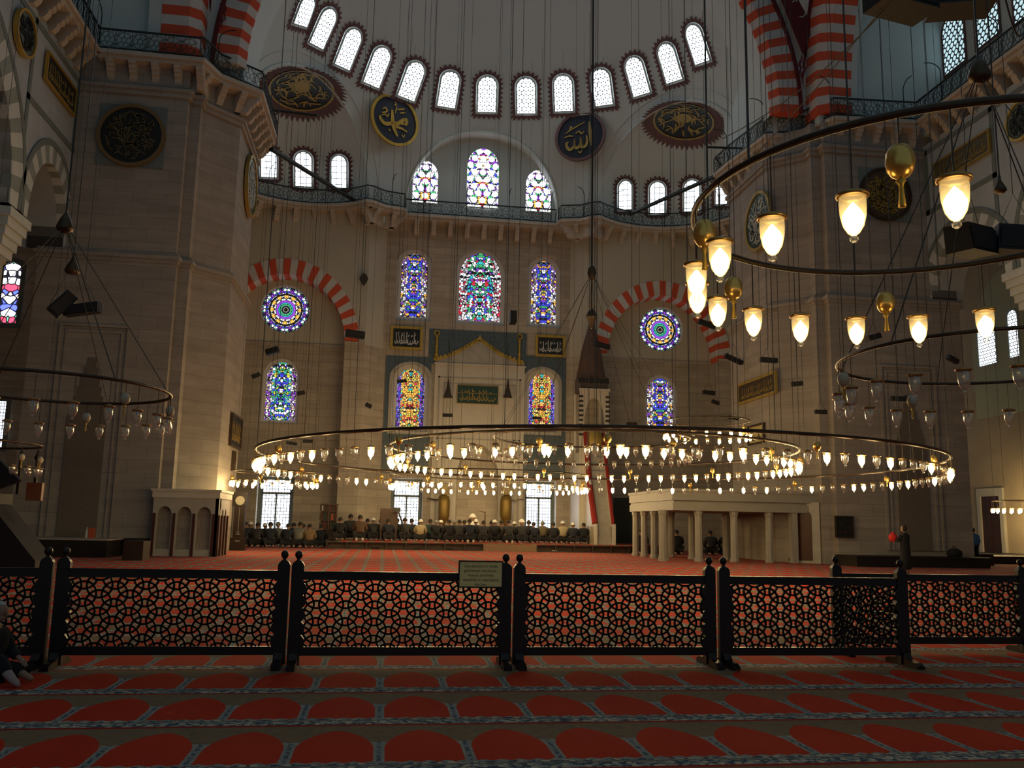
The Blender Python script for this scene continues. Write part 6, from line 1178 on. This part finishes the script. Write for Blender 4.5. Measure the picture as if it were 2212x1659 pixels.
SP = [(767, 722, 47.5, 40, 15, .06, 'tilted black loudspeaker beside the foot of the left red and white arch', .2), (588, 758, 47, 26, 12, -.3, 'small loudspeaker below the left rosette window', -.3), (553, 811, 45, 16, 9, -.5, 'tiny loudspeaker at the left pier edge', .4), (650, 849, 46, 16, 8, -.25, 'tiny loudspeaker right of the left arched stained window', .2), (796, 876, 46, 13, 8, .4, 'tiny loudspeaker on the strip left of the mihrab bay', .3),
      (1301, 746, 46, 34, 10, .2, 'loudspeaker in front of the pulpit cap', .1), (1282, 823, 46.5, 66, 10, 0, 'long bar loudspeaker across the base of the pulpit cap', 0), (868, 823, 47, 20, 7, -.15, 'small loudspeaker in front of the left golden window', .2), (1160, 903, 47, 20, 6, 0, 'small bar loudspeaker in front of the right golden window', 0), (967, 897, 48, 22, 7, 0, 'small bar loudspeaker below the left bell lamp', 0), (1365, 915, 45, 22, 6, 0, 'small bar loudspeaker just above the great hoop, right of the pulpit', 0),
      (1531, 848, 42, 27, 8, .05, 'upper of two loudspeakers on one cable right of the right stained window', .2), (1546, 869, 42, 17, 7, .25, 'lower of two loudspeakers on one cable right of the right stained window', .2), (1661, 778, 33, 37, 10, 0, 'loudspeaker hung level above the long board on the right pier', .1), (1722, 829, 33, 23, 9, -.1, 'loudspeaker right of the long board on the right pier', -.2), (1773, 890, 33, 25, 8, .0, 'loudspeaker low before the right pier face', 0), (1887, 728, 31, 32, 11, -.3, 'loudspeaker between two lit lamps of the nearest hoop', .2), (2058, 776, 31, 26, 9, .35, 'tilted loudspeaker in front of the right pier niche', .2), (1942, 861, 32, 32, 9, 0, 'level loudspeaker among the unlit lamps at the right', 0),
      (1585, 776, 40, 42, 9, .32, 'slanting loudspeaker by the foot of the right red and white arch', .2), (1528, 700, 40, 40, 10, .25, 'slanting loudspeaker right of the right rosette', .1), (630, 958, 44, 22, 7, .15, 'left loudspeaker of a pair over the left part of the great hoop', 0), (665, 953, 44, 20, 7, 0, 'right loudspeaker of a pair over the left part of the great hoop', 0), (1585, 903, 40, 22, 6, .15, 'small loudspeaker behind the higher lit hoop', 0), (1108, 686, 49, 14, 26, 0, 'upright dark loudspeaker between the stained windows over the mihrab', 0)]
for a in SP: speaker(*a)
speaker(135, 657, 22, 50, 26, -.9, 'left half of a pair of black loudspeakers in front of the left pier', .4); speaker(178, 668, 22, 68, 20, -.13, 'right half of a pair of black loudspeakers in front of the left pier', -.2)
speaker(1945, -12, 13, 116, 66, .0, 'left of two big black loudspeakers cut by the top edge at the right', .2); speaker(2072, -10, 13, 104, 62, .0, 'right of two big black loudspeakers cut by the top edge at the right', -.3)
speaker(2098, 520, 16, 100, 52, -.1, 'big dark loudspeaker in front of the right arcade arch', .5); speaker(2195, 520, 16, 75, 50, .1, 'big dark loudspeaker before the right arcade, cut by the right edge', -.3)
# bell and cable details on the left and right
for px, py, Y, lab in ((157, 578, 21.5, 'small bronze hanging cup above the paired loudspeakers on the left'), (2160, 405, 12, 'reddish bronze hanging cup at the upper right by the nearest hoop')):
    p = PY(px, py, Y); k = 1.0 if Y > 20 else .55; mb = MB(); mb.lathe([(.02, .35 * k), (.05 * k, .2 * k), (.16 * k, -.02 * k), (.18 * k, -.1 * k), (.12 * k, -.16 * k)], 14); o = mb.build('hanging_cup', BRONZE, None, True); o.location = p; tag(o, lab, 'ornament'); mb = MB(); mb.tube([(0, 0, .3 * k), (0, 0, 22 - p.z)], .012, 4); mb.build('chain', STEEL, o)
p = PY(786, 603, 50.4); mb = MB(frame(p, (0, -1, 0))); mb.prism([(0, -.42), (.16, -.2), (.26, 0), (.16, .2), (0, .36), (-.16, .2), (-.26, 0), (-.16, -.2)], 0, .12); mb.tube([(0, .34, .06), (0, 3.6, .06)], .02, 4); tag(mb.build('hanging_lantern_plate', BRONZE), 'dark diamond-shaped hanging ornament right of the left striped arch', 'ornament')
# sagging power cables crossing the upper right corner and falling from the big loudspeakers
for a, c, lab in (((1905, 20, 13.0), (1500, 440, 26), 'long slack cable slanting from the big top loudspeaker down past the right exedra'), ((1990, -60, 12), (1560, 300, 20), 'thin cable crossing the painted red spandrel on the right'), ((2165, -30, 9), (2215, 60, 9.5), 'dark cable cutting across the right corner window')):
    p, q = PY(*a), PY(*c); pts = [p.lerp(q, i / 14) - Vector((0, 0, .35 * math.sin(math.pi * i / 14))) for i in range(15)]; mb = MB(); mb.tube(pts, .012, 5); tag(mb.build('cable', STEEL), lab, 'cable')
